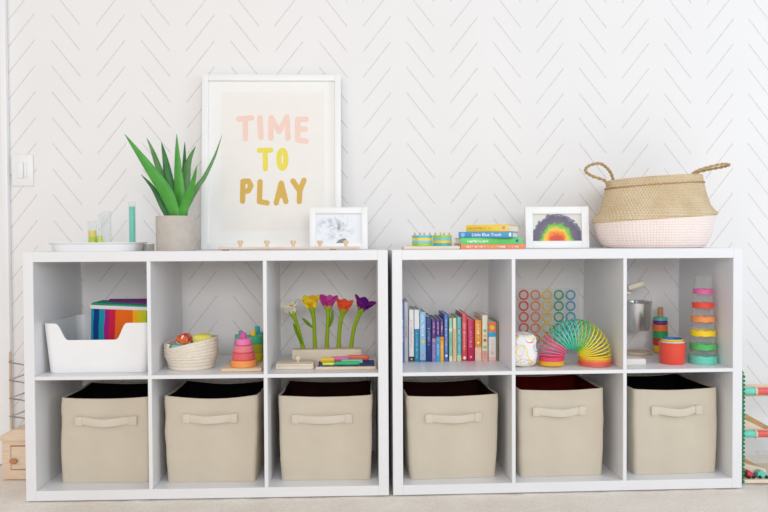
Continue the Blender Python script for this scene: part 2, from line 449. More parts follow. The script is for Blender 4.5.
leaves = [  # path in the photo, width px, lean towards the viewer (m) along the path, material
    ([(124.6, 134), (140, 155), (155, 176), (168, 196), (177, 216)], 13.5, -.07, 0),
    ([(146.7, 137.7), (153, 152), (160.7, 174), (168, 196), (174, 216)], 8.5, .03, 2),
    ([(161.4, 142), (165, 158), (168.5, 178), (172, 198), (175, 216)], 11, .015, 1),
    ([(176.7, 134), (177.5, 158), (179, 184), (180, 202), (180, 216)], 13, -.02, 0),
    ([(184.8, 141.5), (184.5, 160), (184, 190), (182, 216)], 6, .06, 1),
    ([(195.7, 146), (188.6, 162), (185.5, 185), (183, 216)], 9.5, .04, 2),
    ([(197, 165), (192.6, 184), (186.5, 201), (178.5, 216)], 11, -.075, 0),
    ([(222, 135), (215, 155.5), (205, 176), (196, 189), (186, 208), (184, 216)], 6, .02, 2),
    ([(141, 174.5), (153, 188), (163, 206), (171, 216)], 7, .03, 1)]
for pth, wd, ln, mi in leaves:
    pts = []
    m = len(pth)
    for i, (x, y) in enumerate(pth):
        q = 1-i/(m-1); dd = ln*(q**1.3)+(-.03 if ln < -.05 else (.012 if ln > .025 else -.004))
        lx, z = on(UL, x, y, d+dd); pts.append((lx-pcx, dd, z-H))
    pts[-1] = (pts[-1][0], pts[-1][1], ph-.016)
    sp = spline(pts, 8)[::-1]; k = len(sp)
    ws, ths = [], []
    for i in range(k):
        q = i/(k-1); prof = (.78+.22*min(1, q/.25)) if q < .25 else max(.0, (1-((q-.25)/.75)**1.55))
        e = wd*pxm*prof*(1+.03*(i % 2)); ws.append(max(e, .0012)); ths.append(max(e*.34, .001))
    MB().ribbon(sp, ws, ths, (.15 if ln > 0 else -.25, -1, .25), 12).build('leaf', AL[mi], pot, 70)

# --- framed poster leaning on the wall
d = .322
lx0, _ = on(UL, 201, 250, d); lx1, _ = on(UL, 341.5, 250, d)
t = thing('framed_poster', 'large white framed poster reading TIME TO PLAY leaning on the wall', 'poster', UL, (lx0+lx1)/2, d, H+.001)
lean = math.radians(4.2)
pw = lx1-lx0; ptop = on(UL, 270, 74, d+.035)[1]-H; phh = ptop/math.cos(lean)
t.rotation_euler = (-lean, 0, UL[2])
s = pw/140.5                                         # metres per pixel of the photo on the poster plane
sz = phh/176.0
fw = 6.2*s
def frame_rect(mb, x0, x1, z0, z1, fw, y0, y1, bev=.001):
    mb.box(x0, x0+fw, y0, y1, z0, z1, bev); mb.box(x1-fw, x1, y0, y1, z0, z1, bev)
    mb.box(x0+fw, x1-fw, y0, y1, z1-fw, z1, bev); mb.box(x0+fw, x1-fw, y0, y1, z0, z0+fw, bev)
    return mb
frame_rect(MB(), -pw/2, pw/2, 0, phh, fw, 0, .024).build('frame', WFRAME, t)
MB().box(-pw/2+fw*.8, pw/2-fw*.8, .014, .018, fw*.8, phh-fw*.8).build('mat_board', mat('mat_board', (244, 243, 240), .8, .005), t)
px = lambda x: (x-271.2)*s
pz = lambda y: (250-y)*sz
MB().box(px(220), px(324.5), .0132, .014, pz(231.5), pz(91)).build('print', mat('print_paper', (242, 238, 232), .8, .01, 20), t)
def strokes(word, polys, width, col, y=.0132):
    mb = MB(); k = 0
    for line in polys:
        pts = [Vector((px(x), 0, pz(yy))) for x, yy in line]; r = width*s/2
        for a, b in zip(pts, pts[1:]):
            dv = (b-a); L = dv.length; ang = math.atan2(dv.z, dv.x); poly = []
            for q in range(9): an = ang+PI/2+PI*q/8; poly.append((a.x+r*math.cos(an), a.z+r*math.sin(an)))
            for q in range(9): an = ang-PI/2+PI*q/8; poly.append((b.x+r*math.cos(an), b.z+r*math.sin(an)))
            mb.prism(poly, y-.0004-.00002*k, y); k += 1
    return mb.build(word, mat('printed_letters', col, .8, .02, 60), t, smooth=0)
ell = [(281.8+3.6*math.cos(2*PI*k/20), 159.3+9.2*math.sin(2*PI*k/20)) for k in range(21)]
tag(strokes('lettering', [[(237.2, 118.3), (250.5, 117.3)], [(244.3, 118), (244.3, 138.5)], [(259, 117.3), (260, 137)],
     [(270, 138), (270.5, 117), (278.3, 131), (286.5, 116.5), (287.5, 138)],
     [(306, 118.8), (297.3, 118.8), (297.3, 139.6), (306, 141)], [(297.3, 129), (305, 128.6)]], 5.6, (246, 212, 200)), 'pale pink word TIME')
tag(strokes('lettering', [[(258.5, 150.3), (270, 150.1)], [(264.3, 150), (264.6, 169)], ell], 5.2, (238, 222, 92)), 'yellow word TO')
tag(strokes('lettering', [[(241.6, 201.5), (242, 181.5), (247.6, 181.3), (250, 186), (247.6, 191), (242.3, 192)],
     [(259.2, 182), (258.6, 202), (266.3, 203.4)], [(275.5, 203.4), (280.6, 183.5), (285.2, 202)], [(277.4, 196.2), (284, 195.6)],
     [(292.5, 181.3), (299.3, 191.5)], [(303.6, 180.6), (299.3, 191.5), (298.8, 202)]], 5.4, (218, 180, 92)), 'mustard word PLAY')
# --- small framed photo
def picture_frame(name, label, u, x0, x1, y0, d, art, fpx, lean=5, open_px=None, rot=0):
    la, _ = on(u, x0, 248, d); lb, zt_ = on(u, x1, y0, d+.01)
    t = thing(name, label, 'picture frame', u, (la+lb)/2, d, H+.001, rot)
    t.rotation_euler = (-math.radians(lean), 0, u[2]+rot)
    w = lb-la; h = (zt_-H)/math.cos(math.radians(lean)); fw = fpx*w/(x1-x0)
    frame_rect(MB(), -w/2, w/2, 0, h, fw, 0, .018).build('frame', WFRAME, t)
    o = MB().box(-w/2+fw*.8, w/2-fw*.8, .010, .013, fw*.8, h-fw*.8).build('picture', art(w, h, fw), t)
    # easel leg behind
    a = math.radians(lean)
    MB().box(-.02, .02, .016, .020, h*.2, h*.75, M=None).build('backing', mat('backing_board', (90, 84, 78), .9), t)
    leg = MB(); leg.loft([[Vector((x, .02+q*.055, h*.7*(1-q)+(.0045*q)+.0)) for x in (-.018, .018)] +
                          [Vector((x, .0235+q*.055, h*.7*(1-q)+(.0045*q))) for x in (.018, -.018)] for q in (0, 1)])
    leg.build('easel_leg', mat('backing_board', (90, 84, 78), .9), t, smooth=0)
    return t
def art_photo(w, h, fw):
    n = NB('grey_photograph')
    # soft grey wisps in the middle, one dark patch near the foot
    dx = n.math('DIVIDE', n.math('ADD', n.x, w*.06), w*.30); dz = n.math('DIVIDE', n.math('SUBTRACT', n.z, h*.5), h*.30)
    rr = n.math('SQRT', n.math('ADD', n.math('MULTIPLY', dx, dx), n.math('MULTIPLY', dz, dz)))
    inside = n.math('SMOOTH_MIN', 1.0, n.math('MAXIMUM', 0.0, n.math('MULTIPLY', n.math('SUBTRACT', 1.25, rr), 1.6)), .1)
    wis = n.ramp(n.noise(45, 5, .8), [(.42, (0, 0, 0)), (.66, (255, 255, 255))])
    f = n.math('MULTIPLY', inside, n.math('MULTIPLY', wis, .75))
    ex = n.math('DIVIDE', n.math('SUBTRACT', n.x, w*.05), w*.10); ez = n.math('DIVIDE', n.math('SUBTRACT', n.math('SUBTRACT', n.z, h*.17), n.math('MULTIPLY', n.x, .25)), h*.07)
    r2 = n.math('ADD', n.math('MULTIPLY', ex, ex), n.math('MULTIPLY', ez, ez))
    f2 = n.math('MULTIPLY', n.math('LESS_THAN', n.math('ADD', r2, n.math('MULTIPLY', n.noise(120), .8)), 1.2), .8)
    gx = n.math('DIVIDE', n.math('SUBTRACT', n.x, w*.0), w*.035); gz = n.math('DIVIDE', n.math('SUBTRACT', n.z, h*.57), h*.16)
    r3 = n.math('ADD', n.math('MULTIPLY', gx, gx), n.math('MULTIPLY', gz, gz))
    f3 = n.math('MULTIPLY', n.math('LESS_THAN', n.math('ADD', r3, n.math('MULTIPLY', n.noise(240, 5, 1), 3.4)), 2.2), .6)
    col = n.mix(f, (232, 235, 240), (150, 158, 166)); col = n.mix(f3, col, (80, 84, 88)); col = n.mix(f2, col, (62, 66, 66))
    return n.done(col, .4)
def art_rainbow(w, h, fw):
    n = NB('rainbow_painting')
    dx = n.math('DIVIDE', n.math('SUBTRACT', n.x, w*.0), w*.405); dz = n.math('DIVIDE', n.math('SUBTRACT', n.z, fw), (h-2*fw)*1.0)
    rr = n.math('SQRT', n.math('ADD', n.math('MULTIPLY', dx, dx), n.math('MULTIPLY', dz, dz)))
    wob = n.math('MULTIPLY', n.math('SUBTRACT', n.noise(70, 5, .5), .5), .34)
    r = n.math('ADD', rr, wob)
    col = n.ramp(r, [(.0, (206, 84, 70)), (.24, (226, 92, 60)), (.34, (246, 150, 60)), (.44, (250, 206, 84)), (.52, (150, 206, 70)), (.62, (112, 190, 84)), (.68, (120, 112, 124)), (.9, (104, 98, 122)), (1.0, (150, 146, 160)), (1.06, (226, 222, 214))])
    return n.done(col, .6)
picture_frame('picture_frame', 'small white frame with a pale grey photograph, in front of the poster', UL, 309.5, 367.5, 207.5, .21, art_photo, 6.2)
# --- board with five pegs
d = .055
lx0, zr1 = on(UL, 219, 247.2, d); lx1, _ = on(UL, 360, 247.2, d)
t = thing('peg_board', 'thin wooden board with five small pegs lying before the poster', 'peg board', UL, (lx0+lx1)/2, d, H)
w = (lx1-lx0)/2
pkw = woodmat('pinkish_wood', (222, 196, 174), (236, 214, 196))
bh = max(.010, zr1-H)
MB().box(-w, w, -.022, .022, .004, bh, .0015).build('board', pkw, t)
for fx in (-.9, .62): MB().box(w*fx-.01, w*fx+.01, -.021, -.008, 0, .0045, .001).build('foot', mat('grey_rubber', (150, 145, 140), .8), t)
for x in (240.3, 267, 293.2, 320, 345.8):
    lx, zt_ = on(UL, x, 240.6, d); q = lx-(lx0+lx1)/2; zz = zt_-H
    MB().lathe([(.0045, bh-.001), (.0042, bh+.004), (.0085, zz-.006), (.0095, zz-.002), (.008, zz), (.003, zz+.0008)], 20, cx=q).build('peg', woodmat('tan_peg_wood', (220, 198, 164), (232, 212, 182)) if x == 240.3 else bpy.data.materials['tan_peg_wood'], t)

# ================================================================== TOP OF THE RIGHT UNIT
d = .12
lx0, z1 = on(UR, 404.5, 246.8, d-.05); lx1, _ = on(UR, 461, 246.8, d-.05)
t = thing('stacking_board', 'light wooden board with two stacks of striped blue, yellow and lime rings', 'stacking toy', UR, (lx0+lx1)/2-.003, d, H)
c0 = (lx0+lx1)/2-.003; w = (lx1-lx0)/2; bh = .011
MB().box(-w, w, -.05, .05, 0, bh, .003).build('board', MAPLE, t)
colsL = [(176, 208, 60), (126, 206, 216), (250, 212, 70), (96, 196, 206)]
colsR = [(66, 190, 190), (250, 208, 60), (126, 206, 216), (168, 212, 74)]
def gear(r, lob, z0, z1, cx, cy):
    mb = MB(); pts = []
    for k in range(72):
        a = 2*PI*k/72; rr = r*(1+.06*math.cos(lob*a)); pts.append((cx+rr*math.cos(a), cy+rr*math.sin(a)))
    return mb.slab(pts, z0, z1)
for (xa, xb, cols, lob) in ((412, 432.6, colsL, 6), (433.2, 451.5, colsR, 4)):
    la, _ = on(UR, xa, 240, d); lb, zt_ = on(UR, xb, 235.3, d)
    cx = (la+lb)/2-c0; r = (lb-la)/2/1.06; top = zt_-H
    hh = (top-bh)/4
    for k, cc in enumerate(cols):
        gear(r, lob, bh+k*hh+.0003, bh+(k+1)*hh, cx, 0).build('ring', paint(cc), t, 40)
    for k in range(4):
        for yy in ((-.012,) if k % 2 else (.012,)):
            q = cx+(-1.5+k)*r*.5
            MB().lathe([(.0032, bh), (.0032, top+.006), (.0022, top+.009)], 12, cx=q, cy=yy).build('peg', WOODZ, t)

# --- books lying flat
def text_mesh(body, size, m, parent, loc, rx=PI/2, rz=0, name='lettering', ry=0):
    cu = bpy.data.curves.new('tx', 'FONT'); cu.body = body; cu.size = size; cu.extrude = .0002; cu.align_x = 'CENTER'; cu.align_y = 'CENTER'; cu.offset = size*.012
    ob = bpy.data.objects.new('tx', cu); C.objects.link(ob); bpy.context.view_layer.update()
    me = bpy.data.meshes.new_from_object(ob.evaluated_get(bpy.context.evaluated_depsgraph_get()))
    bpy.data.objects.remove(ob); bpy.data.curves.remove(cu)
    M = Matrix.Rotation(rz, 4, 'Z') @ Matrix.Rotation(rx, 4, 'X') @ Matrix.Rotation(ry, 4, 'Z')
    me.transform(Matrix.Translation(loc) @ M); me.materials.clear(); me.materials.append(m)
    o = bpy.data.objects.new(name, me); C.objects.link(o); o.parent = parent; return o
INKW = mat('white_ink', (248, 246, 240), .7, .01)
def marks(mb, x0, x1, y, z0, z1, seed, vert=False, fill=.75):
    """row of small unreadable letter marks"""
    rr = random.Random(seed); x = x0; hgt = z1-z0
    while x < x1:
        wd = hgt*rr.uniform(.35, .6)
        if rr.random() < fill and x+wd < x1:
            q = rr.uniform(.7, 1)*hgt
            mb.box(x, x+wd*.3, y-.0004, y, z0, z0+q); mb.box(x+wd*.3, x+wd, y-.0004, y, z0+(q*.0 if rr.random() < .5 else q*.7), z0+q*(.3 if rr.random() < .5 else 1))
        x += wd*1.3
    return mb
def lying_book(label, x0, x1, z0, th, d, dep, rot, col, decor):
    la, _ = on(UR, x0, 240, d); lb, _ = on(UR, x1, 240, d); L = (lb-la)/math.cos(rot)
    ca = math.cos(rot); sa = math.sin(rot)
    cx = (la+lb)/2-dep/2*sa; cy = d+dep/2*ca
    t = thing('book', label, 'book', UR, cx, cy, z0, rot, 'books lying in a stack on the right shelf top')
    y0, y1 = -dep/2, dep/2; b = .002; m = mat('book_cover', col, .45, .02, 40)
    mb = MB(); mb.box(-L/2, L/2, y0, y1, 0, b, .0004, 1); mb.box(-L/2, L/2, y0, y1, th-b, th, .0004, 1)
    mb.box(-L/2, L/2, y0, y0+.0025, b*.5, th-b*.5, .0008, 2); mb.build('cover', m, t, 30)
    MB().box(-L/2+.003, L/2-.003, y0+.0025, y1-.004, b, th-b).build('pages', PAPER, t, smooth=0)
    decor(t, L, y0, th)
    return t
zs = [H]
for a, b in ((249, 244.2), (244.2, 237.9), (237.9, 231.8), (231.8, 224.7)): zs.append(zs[-1]+(b-a)*-1*(UR[1]+.06+.02)/F)
zs = [H+.0004]
for hpx in (4.9, 6.3, 6.1, 7.0): zs.append(zs[-1]+hpx*2.32/F)
def dec_orange(t, L, y0, th):
    mb = MB(); marks(mb, -L*.42, -L*.1, y0, th*.32, th*.68, 3); marks(mb, L*.08, L*.42, y0, th*.28, th*.7, 5); mb.build('title', INKW, t, smooth=0)
    mb = MB(); marks(mb, -L*.1, L*.07, y0, th*.3, th*.7, 8); mb.build('title', mat('yellow_ink', (250, 214, 90), .7), t, smooth=0)
def dec_green(t, L, y0, th):
    mb = MB(); marks(mb, -L*.40, -L*.04, y0, th*.28, th*.66, 13, fill=.9); mb.build('title', INKW, t, smooth=0)
    MB().box(L*.39, L*.43, y0-.0005, y0, th*.3, th*.75, .0001).build('emblem', mat('blue_ink', (80, 90, 190), .7), t, smooth=0)
def dec_blue(t, L, y0, th):
    text_mesh('Little Blue Truck', th*.72, INKW, t, (L*.02, y0-.0002, th*.5), name='title')
    MB().lathe([(.0, -.0), (th*.36, 0), (th*.36, .0004), (0, .0004)], 20, M=Matrix.Translation((-L*.42, y0, th*.5)) @ Matrix.Rotation(PI/2, 4, 'X')).build('emblem', mat('pale_blue_ink', (150, 200, 230), .7), t)
    MB().box(L*.43, L*.47, y0-.0004, y0, th*.2, th*.8).build('emblem', INKW, t, smooth=0)
def dec_yellow(t, L, y0, th):
    mb = MB(); marks(mb, -L*.44, L*.12, y0, th*.42, th*.66, 21, fill=.85); mb.build('title', mat('brown_ink', (190, 140, 50), .7), t, smooth=0)
    MB().lathe([(0, 0), (th*.24, 0), (th*.24, .0004), (0, .0004)], 20, M=Matrix.Translation((L*.39, y0, th*.55)) @ Matrix.Rotation(PI/2, 4, 'X')).build('emblem', mat('mauve_ink', (214, 150, 170), .7), t)
lying_book('orange book at the bottom of the lying stack of four books', 460.8, 524.8, zs[0], zs[1]-zs[0]-.0003, .07, .2, -.02, (244, 142, 104), dec_orange)
lying_book('green book lying between the orange and the blue book in the stack', 461.3, 522.4, zs[1], zs[2]-zs[1]-.0003, .07, .19, -.03, (104, 212, 108), dec_green)
lying_book('blue book with a white title lying under the yellow book', 459.9, 510.9, zs[2], zs[3]-zs[2]-.0003, .065, .17, -.33, (72, 152, 208), dec_blue)
lying_book('yellow book on top of the lying stack of four books', 467.5, 506.3, zs[3], zs[4]-zs[3]-.0003, .07, .15, -.45, (244, 208, 72), dec_yellow)
picture_frame('picture_frame', 'white frame with a rainbow painting beside the basket', UR, 526.3, 588.3, 206.8, .2, art_rainbow, 7.0, rot=-.03)

# --- seagrass basket
d = .2
cxp = 654.0
bc, _ = on(UR, cxp, 230, d)
t = thing('basket', 'woven seagrass basket with a pale pink bottom and rope handles', 'basket', UR, bc, d, H)
k = (UR[1]+d+.02)/F                                   # metres per pixel at the basket's middle
zy = lambda y: on(UR, cxp, y, d)[1]-H
SEA = NB('seagrass_weave'); n = SEA
ang = n.math('ARCTAN2', n.y, n.x)
rows = n.math('SINE', n.math('MULTIPLY', n.z, 2*PI/.0085)); stitch = n.math('SINE', n.math('ADD', n.math('MULTIPLY', ang, 92), n.math('MULTIPLY', n.math('FLOOR', n.math('DIVIDE', n.z, .0085)), PI)))
hgt = n.math('ADD', n.math('MULTIPLY', rows, .5), n.math('MULTIPLY', stitch, .5)); n.bump(hgt, .6, .005)
nzc = n.ramp(n.noise(14, 5), [(.3, (222, 196, 156)), (.7, (240, 220, 186))])
SEA = n.done(n.mix(n.math('MULTIPLY', n.math('ADD', hgt, 1.0), .13), nzc, (186, 154, 110)), .85, .2)
n = NB('pink_painted_weave'); ang = n.math('ARCTAN2', n.y, n.x)
rows = n.math('SINE', n.math('MULTIPLY', n.z, 2*PI/.0085)); stitch = n.math('SINE', n.math('MULTIPLY', ang, 92))
n.bump(n.math('ADD', n.math('MULTIPLY', rows, .5), n.math('MULTIPLY', stitch, .4)), .35, .004)
PINKW = n.done(n.ramp(n.noise(12, 4), [(.3, (247, 229, 221)), (.7, (250, 235, 228))]), .8, .2)
sy = .70
def tilt(a0):
    def f(p, a):
        q = p.copy(); w_ = smoothstep((p.z-zy(246))/(zy(218)-zy(246)))
        q.z += (p.x/.2)*a0*w_*.9
        q += Vector((1, 1, 0))*.0012*noise.noise(p*40)
        return q
    return f
tf = tilt(.0135)
pp = [(0.001, .0), (46, .0), (49.5, .0025), (53, zy(243)), (56.5, zy(236)), (58.5, zy(228)), (59.5, zy(221.5)), (60.3, zy(219))]
prof = [(r if r < 1 else r*k, z) for r, z in pp]
MB().lathe(prof, 72, sy=sy, fn=tf, cap1=False).build('pink_bottom', PINKW, t, 60)
up_ = [(60.0, zy(219.5)), (62.3, zy(218.3)), (62.6, zy(216.8)), (59.5, zy(214)), (55.5, zy(209)), (52.8, zy(202)), (50.5, zy(194)), (48.6, zy(186)), (47.6, zy(180)), (47.4, zy(178.2)), (46.6, zy(177.8)), (45.6, zy(178.4)), (45.4, zy(184)), (50, zy(205)), (56.5, zy(216)), (56, zy(236)), (44, .006)]
MB().lathe([(r*k, z) for r, z in up_], 96, sy=sy, fn=tf, cap0=False).build('woven_body', SEA, t, 60)
# raised stitched row under the mouth
rm = [tf(Vector((49.1*k*math.cos(2*PI*i/120), sy*49.1*k*math.sin(2*PI*i/120), zy(186)+.0014*math.sin(i*PI*.8))), 0) for i in range(120)]
MB().tube(rm, .0022, 6, closed=True).build('stitched_row', mat('dark_seagrass', (176, 142, 98), .85, .1, 80), t)
ROPE = mat('seagrass_rope', (190, 158, 112), .85, .12, 120, .6, 300)
def rope(path, r, name='handle'):
    sp = spline(path, 10); mb = MB(); m = len(sp)
    for ph0 in (0, PI):
        pts = []
        for i, p in enumerate(sp):
            tt = (sp[min(i+1, m-1)]-sp[max(i-1, 0)]).normalized(); a = Vector((0, 1, 0)); b = tt.cross(a).normalized()
            pts.append(p+(a*math.cos(i*.75+ph0)+b*math.sin(i*.75+ph0))*r*.6)
        mb.tube(pts, r*.62, 7)
    return mb.build(name, ROPE, t, 60)
def bp(x, y, dd=0): lx, z = on(UR, x, y, d+dd); return (lx-bc, dd, z-H)
rope([bp(608, 186, -.03), bp(604.5, 180.5, -.035), bp(592, 176, -.035), bp(585.5, 171, -.03), bp(589, 165.8, -.02), bp(599.5, 163.5, -.01), bp(607, 168, .0), bp(612, 175.5, .01), bp(614, 186, .02)], .0048)
rope([bp(691.5, 184.5, -.06), bp(691.3, 176, -.055), bp(697, 171, -.05), bp(709, 167, -.045), bp(722, 164.2, -.03), bp(729.5, 164.8, -.015), bp(722, 167.2, .0), bp(708, 169.8, .01), bp(696, 173.5, .02), bp(694, 182, .03)], .0044)

# ================================================================== UPPER CUBES, LEFT UNIT
# --- white plastic tub
d = .045
la, _ = on(UL, 42, 345, d); lb = A0-.006
t = thing('storage_tub', 'white plastic tub with a dipped front edge holding the rainbow striped cloth', 'storage tub', UL, (la+lb)/2, d+.14, SH+.0005)
w = (lb-la)/2; h = on(UL, 90, 323.4, d)[1]-SH; dip = on(UL, 90, 340.2, d)[1]-SH
yf, yb = -.14, .14
xs = lambda x: on(UL, x, 330, d)[0]-(la+lb)/2
def ringp(z, off):
    s_ = .915+.085*(z/h)
    base = rrect(-w*s_+off, w*s_-off, yf*(.95+.05*z/h)+off, yb*(.95+.05*z/h)-off, .025, 6); out = []
    for i, p in enumerate(base):
        q = base[(i+1) % len(base)]; L = math.hypot(q[0]-p[0], q[1]-p[1]); m = max(1, int(L/.0022))
        for j in range(m): out.append((p[0]+(q[0]-p[0])*j/m, p[1]+(q[1]-p[1])*j/m))
    return out
def rim(x, y):
    if y > yf*.8: return h
    def edge(e0, e1): return smoothstep(smoothstep((x-e0)/(e1-e0)))
    return h-(h-dip)*edge(xs(52.5), xs(68))*(1-edge(xs(114), xs(129)))
ro = []
N_ = len(ringp(0, 0))
for q in (0, .03, .2, .4, .6, .8, .95, 1):
    ref = ringp(h, 0); cur = []
    lo = ringp(0, 0)
    for i in range(min(len(ref), len(lo))): pass
    rr = [((a[0]), a[1]) for a in ref]
    for x, y in rr:
        zt_ = rim(x, y)*q; s_ = (.915+.085*(zt_/h)); s2 = (.95+.05*zt_/h)
        e = .985 if q == 0 else 1
        cur.append(Vector((x*s_*e, y*s2*e, zt_)))
    ro.append(cur)
ri = []
for r_ in reversed(ro[1:]):
    ri.append([Vector((p.x*(1-.0028/w), p.y*(1-.0028/.14), max(p.z, .004))) for p in r_])
MB().loft(ro+ri).build('tub_body', WPLAS, t, 50)
# --- rainbow cloth box inside
d2 = .155
ra, _ = on(UL, 88.5, 330, d2); rb = A0-.028
ztp = on(UL, 95, 306.5, d2)[1]-SH
zb0 = .0055
t = thing('rainbow_box', 'rainbow striped fabric box standing inside the white tub', 'fabric box', UL, (ra+rb)/2, d2+.06, SH+zb0+.0045); t.rotation_euler.y = .045
w = (rb-ra)/2
n = NB('rainbow_stripe_cloth'); f = n.math('DIVIDE', n.math('ADD', n.x, w), 2*w)
f = n.math('ADD', f, n.math('MULTIPLY', n.math('SUBTRACT', n.noise(30), .5), .035))
cr = n.ramp(f, [(0, (24, 148, 176)), (.05, (14, 60, 128)), (.13, (20, 150, 170)), (.215, (160, 30, 130)), (.29, (206, 34, 70)), (.385, (238, 110, 30)), (.66, (244, 180, 30)), (.75, (206, 206, 40)), (.86, (120, 190, 50)), (.93, (20, 150, 80))], True)
RB = n.done(cr, .85, .2)
lidz = ztp-.012-zb0
body = MB()
body.loft([[Vector((x*sx_, y, z)) for x, y in rrect(-w, w, -.06, .06, .006, 3)] for z, sx_ in ((0, .97), (lidz*.5, .985), (lidz-.004, 1))])
body.build('box_body', RB, t)
mb = MB(); mb.box(-w-.002, w+.002, -.063, .063, lidz-.004, lidz+.008, .002); mb.build('white_trim', mat('white_cloth', (232, 230, 228), .9, .03, 80, .3, 300), t)
mb = MB(); mb.loft([[Vector((-w, -.055, lidz+.008)), Vector((w, -.055, lidz+.008)), Vector((w, .05, lidz+.008)), Vector((-w, .05, lidz+.008))],
                    [Vector((-w, -.055, lidz+.0145)), Vector((w, -.055, lidz+.012)), Vector((w, .05, lidz+.018)), Vector((-w, .05, lidz+.0155))]])
mb.build('teal_fold', mat('teal_cloth', (30, 150, 120), .9, .08, 80), t, smooth=0)
mb = MB(); mb.loft([[Vector((-w*.6, -.02, lidz+.0155)), Vector((w, -.03, lidz+.0135)), Vector((w, .055, lidz+.018)), Vector((-w*.8, .055, lidz+.016))],
                    [Vector((-w*.6, -.02, lidz+.0175)), Vector((w, -.03, lidz+.023)), Vector((w, .055, lidz+.028)), Vector((-w*.8, .055, lidz+.020))]])
mb.build('purple_fold', mat('purple_cloth', (112, 40, 128), .9, .08, 80), t, smooth=0)

# --- rope basket
d = .135
la, _ = on(UL, 166, 350, d); lb, _ = on(UL, 217.5, 350, d)
r = (lb-la)/2; cx = (la+lb)/2
t = thing('rope_basket', 'cream coiled rope basket holding folded cloths', 'basket', UL, cx, d, SH+.0005)
zr = on(UL, 217, 336.5, d)[1]-SH
ROPEC = mat('cream_cotton_rope', (232, 222, 206), .92, .05, 90, .35, 400, spec=.15)
prof = []; coils = 9; per = 6
for i in range(coils*per+1):
    q = i/(coils*per); z = q*zr; ra_ = r*(.86+.14*smoothstep(q*1.8))
    prof.append((ra_+.0022*abs(math.sin(PI*i/per)), z))
inn = [(r_-.008, max(z, .006)) for r_, z in reversed(prof)]
def rfn(p, a):
    q = p.copy(); f = smoothstep(p.z/zr); left = max(0, -math.cos(a))
    q.z -= .036*f*f*(.5-.5*math.cos(a-.0))**1.3
    q.x -= .003*f*left**3
    return q
MB().lathe([(.001, 0), (prof[0][0]*.9, 0)]+prof+inn+[(.001, .006)], 64, fn=rfn).build('basket_body', ROPEC, t, 60)
# turned-out lip at the left
lip = []
for i in range(25):
    a = PI-.75+1.5*i/24
    lip.append(Vector(((r-.001)*math.cos(a), (r-.001)*math.sin(a), zr-.033-.003*math.cos((i-12)/12*1.5))))
mb = MB()
for dz, dr in ((0, 0), (.007, .0015), (.014, .0), (-.006, -.003)):
    mb.tube([Vector((p.x*(1+dr/r), p.y, p.z+dz)) for p in lip], .0045, 8)
mb.build('turned_lip', ROPEC, t, 60)
def cloth(label, c, rad, m, seed, am=.06):
    o = MB().blob(rad, (0, 0, 0), am, 45, 4, seed, box=.62).build('folded_cloth', m, None, 70)
    o.location = wpt(UL, cx+c[0], d+c[1], SH+c[2]); o.rotation_euler = (0, (0, .05, -.22, .05)[seed], UL[2]+.02)
    return tag(o, label, 'cloth', 'cloths in the rope basket')
cloth('pale teal cloth at the left in the rope basket', (-.033, -.037, zr-.036), (.026, .0155, .016), mat('teal_cotton', (126, 206, 206), .9, .06, 60, .3, 200), 1)
n = NB('flowered_orange_cotton'); vo = n.N.new('ShaderNodeTexVoronoi'); vo.inputs['Scale'].default_value = 130; n.L.new(n.tc.outputs['Object'], vo.inputs['Vector'])
sepc = n.N.new('ShaderNodeSeparateColor'); n.L.new(vo.outputs['Color'], sepc.inputs[0])
pat = n.ramp(sepc.outputs[0], [(0, (236, 120, 60)), (.4, (240, 130, 70)), (.45, (250, 240, 230)), (.6, (30, 120, 130)), (.72, (220, 50, 90)), (.82, (236, 120, 60))], True)
FLO = n.done(pat, .9, .1)
cloth('orange flowered cloth in the middle of the rope basket', (-.0275, .010, zr-.011), (.0245, .027, .020), FLO, 2)
n = NB('yellow_checked_cotton')
ch = n.N.new('ShaderNodeTexChecker'); ch.inputs['Scale'].default_value = 170; n.L.new(n.tc.outputs['Object'], ch.inputs[0])
ch.inputs['Color1'].default_value = lin((238, 224, 70)); ch.inputs['Color2'].default_value = lin((244, 236, 140))
CHK = n.done(ch.outputs[0], .9, .1)
cloth('yellow checked cloth at the right in the rope basket', (.0365, .004, zr-.010), (.0315, .032, .019), CHK, 3, .08)

# --- stacking toy with four towers
d = .17
la, _ = on(UL, 221.5, 372, d-.12); lb = B0-.012
t = thing('stacking_toy', 'wooden stacking toy with a pink and orange ring tower and green towers behind', 'stacking toy', UL, (la+lb)/2, d, SH+.0005)
c0 = (la+lb)/2; w = (lb-la)/2; bh = .011
MB().box(-w, w, -.130, .115, 0, bh, .003).build('board', WOOD, t)
def tower(cx, cy, items, peg):
    z = bh+.0004
    for kind, r, hh, col in items:
        if kind == 'r': MB().lathe([(r-.002, z), (r, z+.002), (r, z+hh-.002), (r-.002, z+hh), (.003, z+hh)], 40, cx=cx, cy=cy).build('ring', paint(col), t, 30)
        else: MB().box(cx-r, cx+r, cy-r, cy+r, z, z+hh, .003).build('block', paint(col), t, 30)
        z += hh+.0003
    pr, ph_, pc = peg
    MB().lathe([(pr, z-.002), (pr, z+ph_-.002), (pr-.002, z+ph_), (.001, z+ph_)], 24, cx=cx, cy=cy).build('knob', paint(pc), t, 30)
dl = .082; m1 = (UL[1]+dl)/F*1.008
fx = on(UL, 243.7, 360, dl)[0]-c0
tower(fx, dl-d, [('r', 12.8*m1, 6.7*m1, (246, 158, 84)), ('r', 11.2*m1, 7.4*m1, (228, 98, 104)), ('r', 9.8*m1, 6.9*m1, (236, 128, 140)), ('r', 7.9*m1, 6.6*m1, (236, 128, 186))], (2.8*m1, 5.8*m1, (224, 92, 170)))
dl = .19; m1 = (UL[1]+dl)/F*1.008
